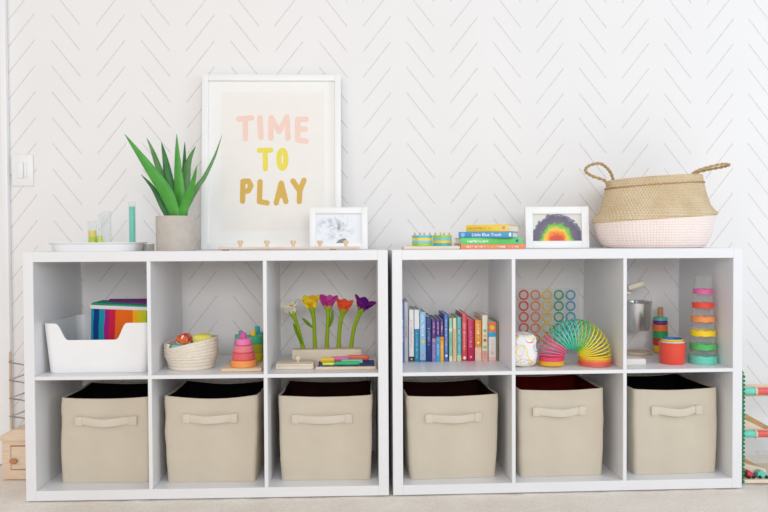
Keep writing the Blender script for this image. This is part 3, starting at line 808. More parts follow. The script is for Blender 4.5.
tower(on(UL, 253.5, 350, dl)[0]-c0, dl-d, [('r', 9*m1, 8.5*m1, (216, 200, 40)), ('r', 9*m1, 8.5*m1, (176, 186, 40)), ('r', 9*m1, 8.0*m1, (70, 182, 134))], (2.6*m1, 5*m1, (248, 206, 46)))
tower(on(UL, 241, 350, .24)[0]-c0, .24-d, [('r', 6.5*m1, 9*m1, (90, 180, 140)), ('r', 6.5*m1, 9*m1, (96, 190, 150)), ('r', 6.2*m1, 6*m1, (88, 186, 146))], (2.2*m1, 4*m1, (130, 150, 190)))
dl = .255; m1 = (UL[1]+dl)/F*1.008
tower(on(UL, 257.6, 350, dl)[0]-c0, dl-d, [('b', 5.5*m1, 9*m1, (24, 56, 120)), ('b', 5.5*m1, 9*m1, (20, 110, 150)), ('b', 5.5*m1, 7*m1, (30, 160, 160))], (2.5*m1, 6*m1, (50, 180, 184)))

# --- felt flowers in a wooden block
d = .235
la, _ = on(UL, 292, 355, d-.02); lb, zbk = on(UL, 361.5, 349.2, d-.02)
c0 = (la+lb)/2; w = (lb-la)/2; bh = zbk-SH
t = thing('flower_block', 'long pale wooden block holding the five felt flowers upright', 'wooden block', UL, c0, d, SH+.0003)
MB().box(-w, w, -.022, .022, 0, bh, .003).build('block', MAPLE, t)
STEM = felt((148, 176, 40)); STEM2 = felt((108, 142, 34))
for lx in (303, 315, 326.6, 338.6, 351):
    q = on(UL, lx, 349, d)[0]-c0
    MB().lathe([(.0075, bh-.0008), (.0075, bh+.0004), (.006, bh+.0004)], 18, cx=q, cap0=False, cap1=False).build('hole_edge', WOOD, t)
def flower(label, stem, head, ax, size, cols, center=None, npet=6, spread=.75, calyx=1.0, lean_=0, extra=None):
    bx, bz = on(UL, stem[0][0], stem[0][1], d)
    t = thing('felt_flower', label, 'felt flower', UL, bx, d, SH+bh+.0015, 0, 'felt flowers in the wooden block')
    P = []
    for i, (x, y) in enumerate(stem):
        lx, z = on(UL, x, y, d); P.append(Vector((lx-bx, -.01*i/len(stem), z-SH-bh-.0015)))
    P[0].z = 0
    hx, hz = on(UL, head[0], head[1], d); hp = Vector((hx-bx, -.012, hz-SH-bh-.0015))
    sp = spline(P+[hp], 8); m = len(sp)
    MB().tube(sp, [.0078-.0014*math.sin(PI*i/(m-1)) for i in range(m)], 12).build('stem', STEM, t, 60)
    axis = Vector((ax[0], -.25, ax[1])).normalized()
    rot = Vector((0, 0, 1)).rotation_difference(axis).to_matrix()
    # calyx: green cone under the petals
    pr = [(.006, -.016), (.009, -.004), (.0165*calyx, .014), (.014*calyx, .018)]
    mb = MB(); mb.lathe(pr, 20, M=Matrix.Translation(hp) @ rot.to_4x4()); mb.build('calyx', STEM, t, 60)
    for kx in range(npet):
        a = 2*PI*kx/npet+.35; out = Vector((math.cos(a), math.sin(a), 0)); side = kx % 2
        L = size*1.12*(1.0 if side == 0 else .9); pts = []; ws = []; th = []; nn = 9
        for i in range(nn+1):
            q = i/nn; rad = .006+L*spread*(.15*q+.62*q*q); zz = .004+L*(q-.22*q*q*spread)
            pts.append(hp+rot @ (out*rad+Vector((0, 0, zz))))
            wq = (math.sin(PI*(.12+.76*q))**.8 if q < .92 else (.5 if q < .99 else .2))
            ws.append(max(.004, L*.86*wq)); th.append(.0046 if q < .95 else .003)
        nr = [(rot @ (-out*.8+Vector((0, 0, .45)))) for _ in range(nn+1)]
        MB().ribbon(pts, ws, th, nr, 10).build('petal', felt(cols[kx % len(cols)]), t, 70)
    if center:
        mb = MB(); mb.blob((.011, .011, .011), hp+rot @ Vector((0, 0, size*.55)), .2, 90, 3, 2); mb.build('flower_centre', felt(center), t, 70)
    if extra:
        for ex in extra:
            e = [on(UL, x, y, d) for x, y in ex]; e = [Vector((q[0]-bx, -.012, q[1]-SH-bh-.0015)) for q in e]
            s2 = spline(e, 6); k = len(s2)
            MB().ribbon(s2, [max(.002, .0115*math.sin(PI*(.15+.8*i/(k-1)))) for i in range(k)], [.004]*k, (0, -1, .1), 8).build('leaf', STEM2, t, 70)
    return t
flower('white felt flower with a yellow centre, leaning left in the wooden block', [(303, 349), (300, 335), (296.5, 322)], (293.5, 314), (-.30, 1), .043, [(240, 234, 216)], (238, 176, 40), 6, .85, .9, extra=[[(302, 343), (297, 331), (293.5, 323)]])
flower('yellow and amber felt flower, second from the left in the wooden block', [(315, 349), (314.6, 335), (314, 320)], (312.5, 309.5), (-.12, 1), .045, [(250, 222, 50), (248, 178, 50)], None, 6, .66, .85, extra=[[(312.5, 327), (307, 322), (302.5, 317.5)]])
flower('magenta felt flower, middle one in the wooden block', [(326.6, 349), (327.2, 335), (328, 320)], (328.3, 309), (.02, 1), .044, [(200, 60, 150), (212, 84, 166)], (206, 90, 150), 6, .74, 1.05, extra=[[(329, 327), (332, 318), (332.5, 309)]])
flower('orange red felt flower, second from the right in the wooden block', [(338.6, 349), (339.2, 335), (340.5, 322)], (343, 312.5), (.16, 1), .043, [(248, 104, 60), (244, 88, 52)], None, 5, .66, 1.1)
flower('purple felt flower with the bent stem at the right end of the block', [(351, 349), (352.3, 338), (355, 325)], (360.5, 311), (.42, 1), .046, [(136, 36, 134), (104, 34, 136), (150, 44, 124)], None, 5, .85, 1.0)
# --- small wooden box at the front left, tray of wooden sticks at the front right
d = .075
la, _ = on(UL, 275.5, 367, d); lb, zt_ = on(UL, 313.5, 363.3, d)
t = thing('wooden_box', 'flat pale wooden box with a round knob in front of the flower block', 'wooden box', UL, (la+lb)/2, d+.045, SH+.0003)
w = (lb-la)/2; h = .017
MB().box(-w, w, -.045, .045, 0, h*.62, .002).build('box_body', MAPLE, t); MB().box(-w*.98, w*.98, -.044, .044, h*.64, h, .002).build('box_lid', MAPLE, t)
q = on(UL, 297.5, 360, d+.03)[0]-(la+lb)/2
MB().lathe([(.004, h-.001), (.004, h+.004), (.0085, h+.008), (.0095, h+.013), (.006, h+.0185), (.001, h+.0195)], 24, cx=q).build('knob', MAPLE, t)
la, _ = on(UL, 315.5, 367, .055); lb, zt_ = on(UL, 376, 366, .055)
t = thing('wooden_tray', 'thin wooden tray lined with navy spotted cloth at the front right of the cube', 'tray', UL, (la+lb)/2, .11, SH+.0003)
tcx = (la+lb)/2; w = (lb-la)/2
MB().box(-w, w, -.055, .055, 0, .010, .0025).build('tray_base', PINE, t)
n = NB('navy_spotted_cloth'); vo = n.N.new('ShaderNodeTexVoronoi'); vo.inputs['Scale'].default_value = 160; vo.inputs['Randomness'].default_value = .3; n.L.new(n.tc.outputs['Object'], vo.inputs['Vector'])
NAVY = n.done(n.mix(n.math('LESS_THAN', vo.outputs['Distance'], .26), (52, 66, 116), (130, 140, 180)), .9, .1)
MB().box(-w*.93, w*.95, -.048, .048, .0095, .0140, .0018).build('tray_lining', NAVY, t)
TZ2 = SH+.0003+.0142
def stick(label, x0, x1, d, hpx, col, z=0, dep=.014):
    la, _ = on(UL, x0, 362, d); lb, _ = on(UL, x1, 362, d); L = (lb-la)/2; hh = .72*hpx*(UL[1]+d)/F
    t = thing('wooden_stick', label, 'toy stick', UL, (la+lb)/2, d, TZ2+z, 0, 'coloured toy sticks on the wooden tray')
    MB().box(-L, L, -dep/2, dep/2, 0, hh, min(hh, dep)*.35, 3).build('stick_body', paint(col, .35), t, 40)
    # paler cut ends
    for sg in (-1, 1): MB().box(sg*L-.0006, sg*L+.0006, -dep*.32, dep*.32, hh*.2, hh*.8, .0003).build('stick_end', paint(tuple(min(255, int(v*.7+70)) for v in col), .4), t, 40)
stick('lime toy stick at the front left of the wooden tray', 322.5, 334, .068, 3.8, (206, 222, 60))
stick('green toy stick at the front of the wooden tray', 334.4, 359.5, .068, 4.6, (52, 178, 104))
stick('mint toy stick behind the green stick on the wooden tray', 341.5, 362.5, .090, 6.0, (116, 210, 190))
stick('yellow toy stick at the back left of the wooden tray', 320.5, 334.5, .112, 7.4, (240, 200, 56))
stick('pink toy stick in the middle of the wooden tray', 331, 349, .133, 7.2, (232, 120, 170))
stick('coral toy stick at the back right of the wooden tray', 348, 369, .152, 7.6, (240, 110, 88))

# ================================================================== UPPER CUBES, RIGHT UNIT
# --- upright books
SPD = .195
def upright(label, x0, x1, ytop, col, bands=(), titles=(), dep=.15, ink=(250, 248, 240), emblem=None):
    la, _ = on(UR, x0+.15, 340, SPD); lb, zt_ = on(UR, x1-.15, ytop, SPD)
    w = (lb-la)/2; h = zt_-SH-.0006
    t = thing('book', label, 'book', UR, (la+lb)/2, SPD+dep/2, SH+.0004, 0, 'books standing in a row in the right shelf unit')
    y0 = -dep/2; y1 = dep/2; b = min(.0022, w*.35); m = mat('book_cover', col, .42, .03, 40)
    mb = MB(); mb.box(-w, -w+b, y0, y1, 0, h, .0004, 1); mb.box(w-b, w, y0, y1, 0, h, .0004, 1); mb.box(-w, w, y0, y0+.0022, 0, h, .0008, 2)
    mb.build('cover', m, t, 30)
    MB().box(-w+b, w-b, y0+.0022, y1-.004, .003, h-.003).build('pages', PAPER, t, smooth=0)
    for z0, z1, cc in bands:
        MB().box(-w*.99, w*.99, y0-.0004, y0+.0006, h*z0, h*z1).build('spine_band', mat('spine_print', cc, .45, .05, 90), t, smooth=0)
    mi = mat('spine_ink', ink, .6, .02); k = 0
    for z0, z1 in titles:
        mb = MB(); tmp = MB(); marks(tmp, h*z0, h*z1, 0, -w*.42, w*.42, int(x0*7)+k, fill=.9); k += 1
        M = Matrix.Translation((0, y0-.0004, 0)) @ Matrix.Rotation(PI/2, 4, 'Y')
        # marks run down the spine
        for v in tmp.bm.verts: v.co = Vector((v.co.z, v.co.y+y0-.0004, h-v.co.x))
        tmp.build('title', mi, t, smooth=0); mb.bm.free()
    if emblem:
        for zc, rr, cc in emblem:
            MB().lathe([(0, 0), (w*rr, 0), (w*rr, .0004), (0, .0004)], 18, M=Matrix.Translation((0, y0-.0006, h*zc)) @ Matrix.Rotation(PI/2, 4, 'X')).build('emblem', mat('spine_print', cc, .5), t)
    return t
upright('tall violet blue book at the left end of the upright row', 401.3, 404, 301.5, (104, 122, 196), titles=[(.3, .7)], dep=.17)
upright('tall light grey book, second from the left in the upright row', 404.2, 408.2, 301.5, (196, 200, 204), titles=[(.25, .6)], ink=(150, 156, 160), dep=.17)
upright('white book with pink lettering and a black foot on its spine', 408.8, 414, 309.5, (240, 238, 238), [(0.005, .10, (34, 26, 28))], [(.2, .75)], ink=(232, 180, 196), emblem=[(.05, .4, (220, 180, 160))])
upright('book with a white upper and teal blue lower spine', 414.3, 419.3, 309.5, (28, 140, 178), [(.63, .998, (240, 240, 238))], [(.42, .95)], ink=(120, 196, 216))
upright('pale blue book with a yellow dot on its spine', 419.6, 425.8, 312, (150, 200, 234), [(.0, .03, (60, 110, 180))], [(.06, .5)], ink=(236, 244, 250), emblem=[(.41, .6, (248, 214, 70)), (.12, .5, (230, 150, 140))])
upright('dark navy book between the pale blue book and the three small purple ones', 426.1, 431.5, 316.7, (26, 52, 124), titles=[(.25, .65)], ink=(150, 170, 210))
upright('small book with a purple upper and lilac lower spine', 431.8, 436, 319, (84, 48, 138), [(.0, .55, (126, 122, 190))], [(.08, .4), (.6, .9)], ink=(226, 170, 190), emblem=[(.5, .7, (240, 160, 90))])
upright('small book with a purple upper and cyan lower spine', 436.1, 440, 319, (80, 42, 136), [(.0, .58, (40, 172, 218))], [(.08, .38), (.6, .9)], ink=(240, 190, 200), emblem=[(.52, .6, (236, 130, 120))])
upright('small book with a purple upper and golden yellow lower spine', 440.2, 443.7, 319, (70, 40, 130), [(.0, .58, (246, 184, 40))], [(.08, .38), (.6, .9)], ink=(240, 210, 190), emblem=[(.52, .6, (230, 110, 60))])
upright('mid blue book standing left of the mint book', 444.2, 448.2, 314, (78, 120, 196), titles=[(.1, .8)], ink=(190, 212, 240), emblem=[(.12, .7, (230, 240, 250)), (.45, .5, (210, 120, 150))])
upright('mint green book in the upright row', 449, 452.5, 318, (156, 216, 188), [(.0, .12, (232, 232, 214)), (.70, .76, (230, 236, 220))], [(.35, .65)], ink=(96, 176, 150))
upright('cream and tan book between the mint and the turquoise book', 452.8, 456.6, 318, (236, 222, 186), [(.05, .75, (238, 196, 150))], [(.3, .7)], ink=(150, 190, 160))
upright('turquoise book left of the coral red book', 456.9, 461.4, 317, (88, 196, 198), [(.0, .14, (196, 224, 180))], [(.3, .85)], ink=(190, 234, 230), emblem=[(.74, .4, (220, 90, 110))])
upright('coral red book with white lettering on its spine', 461.9, 467.1, 313.5, (226, 76, 90), titles=[(.2, .8)], ink=(248, 190, 190), emblem=[(.07, .62, (240, 236, 240))])
upright('crimson book right of the coral red book', 467.5, 474.2, 319, (200, 26, 84), titles=[(.2, .7)], ink=(236, 140, 170), emblem=[(.1, .35, (240, 180, 200))], dep=.16)
upright('orange patterned book with a pink foot to its spine', 474.8, 481.6, 320, (242, 154, 48), [(.0, .33, (238, 198, 186))], [(.06, .3), (.72, .95)], ink=(250, 226, 190), emblem=[(.45, .35, (250, 240, 220)), (.58, .3, (250, 220, 120)), (.68, .35, (250, 236, 220))], dep=.13)
upright('cream book with green and red pictures on its spine', 482, 487.8, 315, (232, 230, 204), [(.0, .22, (234, 170, 160))], [(.8, .95)], ink=(200, 150, 110), emblem=[(.3, .6, (150, 196, 120)), (.45, .6, (216, 90, 80)), (.55, .5, (240, 190, 90)), (.66, .55, (130, 190, 150))])
upright('book with an orange top with yellow circle, blue band and white lower spine', 488.4, 496.2, 322, (240, 236, 232), [(.74, .998, (240, 130, 90)), (.62, .74, (56, 176, 224)), (0, .1, (242, 196, 186))], [(.45, .8)], ink=(232, 216, 204), emblem=[(.86, .62, (246, 216, 70)), (.2, .4, (236, 190, 190))])
upright('thin olive book at the right end of the upright row', 496.5, 498, 322, (150, 150, 110), dep=.15)

# --- sheet of coloured rings
d = .33
CLR = clear('clear_acrylic', (253, 253, 253), .25, .01)
la = A1+.003; lb, zt_ = on(UR, 579, 288, d)
t = thing('ring_sheet', 'clear upright sheet with rows of coloured rings behind the coil toy', 'ring sheet', UR, (la+lb)/2, d, SH+.0004)
w = (lb-la)/2; h = zt_-SH
MB().box(-w, w, 0, .003, 0, h, .0006).build('clear_sheet', CLR, t, smooth=0)
MB().box(-w, w, -.012, .018, 0, .008, .001).build('sheet_foot', CLR, t, smooth=0)
rc = [(222, 84, 70), (230, 130, 84), (226, 196, 70), (66, 166, 116), (70, 160, 200)]
rows_ = [295, 306, 317, 328, 339]; colx = [523.6, 535.2, 547, 558.6, 570.4]
rr = 4.35*(UR[1]+d+.02)/F
for i, x in enumerate(colx):
    for y in rows_:
        lx, z = on(UR, x, y, d)
        pts = [Vector((lx-(la+lb)/2+rr*math.cos(2*PI*k/28), -.0024, z-SH+rr*math.sin(2*PI*k/28))) for k in range(28)]
        MB().tube(pts, .0031, 8, closed=True).build('coloured_ring', plas(rc[i], .4), t, 60)

# --- printed white pouch
d = .045
la = A1+.002; lb, zt_ = on(UR, 539.6, 335, d)
cx = (la+lb)/2; w = (lb-la)/2; h = (on(UR, 530, 335.5, d)[1]-SH)
n = NB('scribble_printed_cotton')
base = (240, 238, 238); col = None
def scrib(scale, th, cc, seed):
    global col
    mp = n.N.new('ShaderNodeMapping'); n.L.new(n.tc.outputs['Object'], mp.inputs[0]); mp.inputs['Location'].default_value = (seed, seed*.7, seed*1.3)
    nz = n.N.new('ShaderNodeTexNoise'); nz.inputs['Scale'].default_value = scale; nz.inputs['Detail'].default_value = 0; n.L.new(mp.outputs[0], nz.inputs['Vector'])
    f = n.math('LESS_THAN', n.math('ABSOLUTE', n.math('SUBTRACT', nz.outputs['Fac'], .52)), th)
    col = n.mix(f, col if col is not None else base, cc)
scrib(22, .026, (242, 226, 120), .31); scrib(20, .012, (230, 170, 204), 1.7); scrib(26, .008, (226, 140, 110), 3.3); scrib(18, .006, (140, 165, 220), 5.1)
n.bump(n.noise(40, 4), .5, .006)
POU = n.done(col, .9, .1)
o = MB().blob((w*.98, .05, h*.52), (0, 0, h*.5), .10, 34, 5, 4, box=.55, zmin=.0).build('printed_pouch', POU, None, 80)
o.location = wpt(UR, cx+.001, d+.055, SH+.0004); o.rotation_euler.z = UR[2]
tag(o, 'crumpled white cloth pouch with coloured scribbles, left of the coil toy', 'pouch')

# --- rainbow coil toy
d = .088
k = (UR[1]+d+.025)/F
lx0, _ = on(UR, 551.5, 360, d); lx1, _ = on(UR, 594.5, 360, d)
cx = (lx0+lx1)/2; a_ = (lx1-lx0)/2
t = thing('coil_toy', 'rainbow plastic coil spring bent over in an arch', 'coil toy', UR, cx, d, SH+.0004)
SK = [(252, 200, 40), (248, 76, 118), (252, 96, 146), (64, 206, 172), (76, 214, 186), (104, 216, 104), (220, 232, 50), (254, 234, 50), (254, 210, 50), (254, 160, 64), (252, 104, 96)]
smats = [plas(c_, .35) for c_ in SK]
hb = .028                                             # height of the closed coils at each foot
arcH = on(UR, 575, 335.5, d)[1]-SH-hb
turns_b, turns_a = 8, 23
tot = 2*turns_b+turns_a; seg = 40
def center(q):
    """q in turns -> centre, tangent, radius"""
    if q < turns_b: return Vector((-a_, 0, .003+hb*q/turns_b)), Vector((0, 0, 1)), 11.6*k
    if q > turns_b+turns_a: return Vector((a_, 0, .003+hb*(tot-q)/turns_b)), Vector((0, 0, -1)), 15.3*k
    f = (q-turns_b)/turns_a; th = PI*(1-f)
    p = Vector((a_*math.cos(th), 0, .003+hb+arcH*math.sin(th)))
    tg = Vector((a_*math.sin(th), 0, -arcH*math.cos(th))).normalized()
    r_ = 11.6+(15.3-11.6)*f+1.6*math.sin(PI*f)
    return p, tg, r_*k
path = []
for i in range(tot*seg+1):
    q = i/seg; c_, tg, r_ = center(q); sd = Vector((0, 1, 0)); nx_ = sd.cross(tg)
    a2 = 2*PI*q
    path.append(c_+(nx_*math.cos(a2)+sd*math.sin(a2))*r_)
def coil_col(q):
    stops = [(4, 0), (8, 1), (13.5, 2), (15.5, 3), (20.5, 4), (23, 5), (25, 6), (31, 7), (33.5, 8), (35.5, 9), (99, 10)]
    for e, m_ in stops:
        if q < e: return m_
mb = MB(); rings = []; up = None
for i, p in enumerate(path):
    q = i/seg; c_, tg, r_ = center(q)
    rad = (p-c_).normalized(); hw, hh = .0025, .0012
    if turns_b < q < turns_b+turns_a: hh = .0013
    rings.append([p+rad*hw+tg*hh, p-rad*hw+tg*hh, p-rad*hw-tg*hh, p+rad*hw-tg*hh])
V = [[mb.bm.verts.new(v) for v in r_] for r_ in rings]
for i in range(len(V)-1):
    mb.mi = coil_col(i/seg)
    for j in range(4): mb._f([V[i][j], V[i][(j+1) % 4], V[i+1][(j+1) % 4], V[i+1][j]])
mb._f(V[0]); mb._f(V[-1])
mb.build('coil', smats, t, 40)

# --- pail on its wooden stand
d = .30
m1 = (UR[1]+d+.03)/F
la, zt_ = on(UR, 620.5, 301.5, d); lb, zb_ = on(UR, 651, 329.5, d)
pcx = (la+lb)/2; r = (lb-la)/2; ph_ = zt_-zb_
st = thing('wooden_stand', 'pale wooden stand with a round foot that carries the metal pail', 'stand', UR, pcx, d, SH+.0004)
q = on(UR, 639, 351, d)[0]-pcx
MB().lathe([(.046, 0), (.048, .002), (.048, .006), (.046, .008), (.001, .008)], 48, cx=q, cy=.015).build('round_foot', WOOD, st)
armz = on(UR, 636, 287, d)[1]-SH; MB().box(-r-.018, -r-.006, -.022, -.004, .0075, armz-.012, .001).build('post', MAPLE, st, smooth=0)
armz = on(UR, 636, 287, d)[1]-SH
MB().box(-r-.006, -.027, -.022, -.004, armz-.024, armz-.0152, .001).build('arm', MAPLE, st, smooth=0)
STEEL = mat('brushed_steel', (222, 222, 220), .28, .05, 30, metal=1)
t = thing('pail', 'small shiny metal pail with a wooden grip hanging on the wooden stand', 'pail', UR, pcx, d, zb_)
MB().lathe([(.001, 0), (r*.80, 0), (r*.84, .003), (r*.97, ph_-.004), (r*1.0, ph_-.003), (r*1.02, ph_), (r*.99, ph_+.001), (r*.95, ph_-.004), (r*.82, .005), (.001, .005)], 48).build('pail_body', STEEL, t)
gz = armz+SH-zb_+.0095
bail = []
for i in range(41):
    a = PI*i/40; bail.append(Vector((r*1.0*math.cos(a), 0, ph_-.006+(gz-ph_+.006)*math.sin(a)**.8)))
MB().tube(bail, .0016, 8).build('bail', STEEL, t)
gx0 = -r*.62; gx1 = r*.42
mg = MB(); mg.lathe([(.001, gx0), (.0085, gx0), (.0115, gx0+.006), (.0125, 0), (.0125, gx1-.006), (.010, gx1), (.001, gx1)], 24, M=Matrix.Translation((0, -.010, gz-.003)) @ Matrix.Rotation(PI/2-.28, 4, 'Y'))
mg.build('grip', mat('cream_painted_wood', (232, 222, 204), .5, .03, 40), t)
for sg in (-1, 1): MB().lathe([(.001, 0), (.005, 0), (.005, .003), (.001, .004)], 16, M=Matrix.Translation((sg*r*.99, 0, ph_-.008)) @ Matrix.Rotation(sg*PI/2, 4, 'Y')).build('ear', STEEL, t)
MB().blob((.005, .004, .004), (-r*.45, -r*.95, ph_+.004), .05, 10, 2).build('green_bead', plas((40, 176, 120)), t)
# pale block in front of the stand
la, _ = on(UR, 626, 362, .075); lb, zt_ = on(UR, 646, 359.3, .075)
la = B1+.004
o = MB().box(-(lb-la)/2, (lb-la)/2, -.03, .03, 0, .0195, .002).build('wooden_slab', woodmat('whitewashed_wood', (226, 216, 206), (238, 230, 222)), None)
o.location = wpt(UR, (la+lb)/2, .105, SH+.0004); o.rotation_euler.z = UR[2]
tag(o, 'small whitish wooden slab at the front left, below the metal pail', 'wooden slab')

# --- ring stacker
d = .33
m1 = (UR[1]+d+.035)/F
sx_, _ = on(UR, 660.3, 345, d)
t = thing('ring_stacker', 'wooden peg with six coloured rings behind the red cup', 'stacking toy', UR, sx_, d, SH+.0004)
zz = .0
zlev = [on(UR, 660, y, d)[1]-SH for y in (352.3, 345, 338, 331, 324.3, 320.6, 317)]
zlev[0] = .0
for i, (cc, rpx) in enumerate((((246, 204, 50), 6.6), ((206, 50, 56), 7.2), ((36, 160, 90), 7.2), ((240, 120, 60), 7.1), ((110, 42, 140), 6.9), ((90, 196, 180), 6.9))):
    z0, z1 = zlev[i]+.0003, zlev[i+1]; r_ = rpx*m1
    MB().lathe([(r_-.002, z0), (r_, z0+.002), (r_, z1-.002), (r_-.002, z1), (.004, z1)], 36, cap1=False).build('ring', paint(cc, .35), t, 30)
pt = on(UR, 660, 307, d)[1]-SH
MB().lathe([(2.7*m1, .001), (2.7*m1, pt-.004), (2.2*m1, pt-.001), (.001, pt)], 20).build('peg', woodmat('brown_peg_wood', (186, 134, 90), (204, 156, 112), axis='z'), t)

# --- nested cups
d = .105
m1 = (UR[1]+d+.035)/F
cx, _ = on(UR, 672.2, 350, d)
def cup(label, r0, r1, z0, z1, col, rimh=.004):
    t = thing('cup', label, 'toy cup', UR, cx, d, SH+z0, 0, 'nested toy cups')
    h = z1-z0; e = .0018
    MB().lathe([(.001, 0), (r0-.003, 0), (r0-.001, .001), (r0, .004), (r1, h-rimh), (r1, h), (r1-e, h), (r0-e, e*1.5), (.001, e*1.5)], 48).build('cup_body', plas(col, .35), t, 40)
    MB().lathe([(r1, h-rimh), (r1+.0018, h-rimh+.0005), (r1+.0018, h-.0005), (r1+.0006, h), (r1-e, h)], 48, cap0=False, cap1=False).build('rim', plas(col, .35), t, 40)
ztop_ = on(UR, 672, 343.8, d-.04)[1]-SH
cup('red toy cup, outermost of the nested cups at the front of the shelf', 11.9*m1, 12.7*m1, .0004, ztop_, (232, 78, 58))
cup('white toy cup nested inside the red cup', 10.6*m1, 11.5*m1, .0036, ztop_+.0045, (232, 226, 214))
cup('yellow toy cup nested inside the red and white cups', 9.4*m1, 10.2*m1, .0066, ztop_+.0115, (244, 206, 52))
cup('blue toy cup, innermost of the nested cups', 8.2*m1, 9.0*m1, .0096, ztop_+.0135, (60, 132, 200))

# --- clear stacking tower
d = .104
m1 = (UR[1]+d+.04)/F
cx, _ = on(UR, 702.8, 320, d)
CUPC = clear('clear_cup_plastic', (252, 252, 251), .40, .05)
# (top y, rim top y, rim bottom y, rim half width px)
zcol = lambda y: on(UR, 703, y, d)[1]-SH
lv = [('teal', (112, 214, 190), 355.5, 363.5, 13.6), ('green', (84, 190, 104), 343, 349, 12.6), ('yellow', (248, 212, 30), 329.5, 335.5, 11.9),
      ('orange', (244, 150, 84), 315.8, 321.5, 11.3), ('red', (236, 76, 56), 302.3, 307.8, 10.4), ('pink', (226, 100, 160), 288.8, 293.8, 9.4)]
zc = [zcol(y1) for _, _, _, y1, _ in lv]+[zcol(274.5)]
zc[0] = .0004
names = ['bottom cup of the clear tower', 'second cup from the bottom of the clear tower', 'third cup from the bottom of the clear tower', 'third cup from the top of the clear tower', 'second cup from the top of the clear tower', 'top cup of the clear tower']
for i, (nm, cc, y0, y1, rp) in enumerate(lv):
    z0 = zc[i]; z1 = zc[i+1]-.0005; h = z1-z0; rw = rp*m1
    t = thing('clear_cup', 'clear upturned cup with a '+nm+' rim, '+names[i], 'toy cup', UR, cx, d, SH+z0, 0, 'clear stacking cups')
    bh_ = (y1-y0)*m1
    nxt = (lv[i+1][4]-1.6)*m1 if i < 5 else 6.6*m1
    MB().lathe([(rw-.0028, .001), (rw-.0045, bh_*.9), (nxt+.003, h-.004), (nxt+.001, h-.0005), (.001, h-.0005), (.001, h-.002), (nxt+.0018, h-.0045), (rw-.006, bh_*.9), (rw-.0045, .001)], 48, cap0=False, cap1=False).build('cup_wall', CUPC, t, 40)
    mb = MB(); seg_ = 72
    rr_ = []
    for rad, base, wv in ((rw-.0026, 0, 0), (rw-.0002, .0005, 0), (rw, bh_*.95, 1), (rw-.002, bh_, 1), (rw-.0026, bh_*.9, 0)):
        rr_.append([Vector((rad*math.cos(2*PI*j/seg_), rad*math.sin(2*PI*j/seg_), base+(.0012*math.sin(8*2*PI*j/seg_)*(1 if wv else (0 if i == 0 else 1))))) for j in range(seg_)])
        if i: 
            for p in rr_[-1]: p.z = max(p.z, .0004)
    mb.loft(rr_, loop=True); mb.build('coloured_rim', plas(cc, .35), t, 40)

# ================================================================== FLOOR, LEFT: wooden toy house
G = (0, 0, 0)
d = 2.395
lx0, _ = on(G, 2, 478, d); lx1 = -1.125
zr_ = on(G, 14, 440, d)[1]
t = thing('wooden_play_box', 'wooden toy house with a small door and wire loops, left of the shelves', 'toy house', G, (lx0+lx1)/2, d+.07, .0)
w = (lx1-lx0)/2; yf = -.07
MB().box(-w, w, yf, .07, .001, zr_, .002).build('box_body', PINE, t)
rp = [(-w-.012, zr_+.0005), (w+.006, zr_+.0005), (w+.006, zr_+.008), (w*.5, zr_+.036), (-w*.35, zr_+.036), (-w-.012, zr_+.010)]
MB().prism(rp, yf-.01, .075).build('roof', PINE, t, smooth=0)
xa, za = on(G, 11, 470, d); xb, zb_ = on(G, 11, 445.5, d)
dx0 = xa-(lx0+lx1)/2; dx1 = -dx0-.006+.0
MB().box(dx0, dx1, yf-.002, yf+.003, za, zb_, .001).build('door_gap', mat('dark_groove', (150, 104, 66), .8), t)
dr = MB().box(dx0+.003, dx1-.003, yf-.004, yf, za+.003, zb_-.003, .0015).build('door', PINE, t)
kx, kz = on(G, 15, 460.3, d)
MB().lathe([(.001, 0), (.005, .0), (.0125, .004), (.0135, .008), (.010, .0125), (.001, .014)], 24, M=Matrix.Translation((kx-(lx0+lx1)/2, yf-.004, kz)) @ Matrix.Diagonal((1, 1, .72, 1)) @ Matrix.Rotation(PI/2, 4, 'X')).build('knob', woodmat('brown_knob_wood', (176, 124, 78), (196, 144, 96)), dr)
px0 = on(G, 11.5, 430, d+.07)[0]-(lx0+lx1)/2; pzt = on(G, 11, 352, d+.07)[1]
MB().lathe([(.0045, zr_+.02), (.0045, pzt), (.001, pzt+.002)], 12, cx=px0, cy=0).build('post', woodmat('dowel_wood', (196, 176, 150), (208, 190, 166), axis='z'), t)
WIRE = mat('grey_wire', (164, 156, 166), .4, .05)
sp = []
for i in range(121):
    q = i/120; a = q*2*PI*3.6+.6; z = zr_+.036+q*(pzt-zr_-.06)
    sp.append(Vector((px0+.032+.032*math.cos(a), .034*math.sin(a), z)))
sp.insert(0, Vector((sp[0].x, sp[0].y, zr_+.03)))
MB().tube(sp, .0024, 8).build('wire_spiral', WIRE, t, 60)

# ================================================================== FLOOR, RIGHT: wooden ladder racing track
d = 2.33
t0x, _ = on(G, 739.6, 430, d)
t = thing('toy_track', 'wooden toy rack with green zigzag side and teal and red bars, right of shelves', 'toy rack', G, t0x, d, 0)
GRN = paint((16, 124, 76), .4)
ztp = on(G, 742, 370, d)[1]; th = .0055
prof = [(-.0, .001)]
mbp = MB()
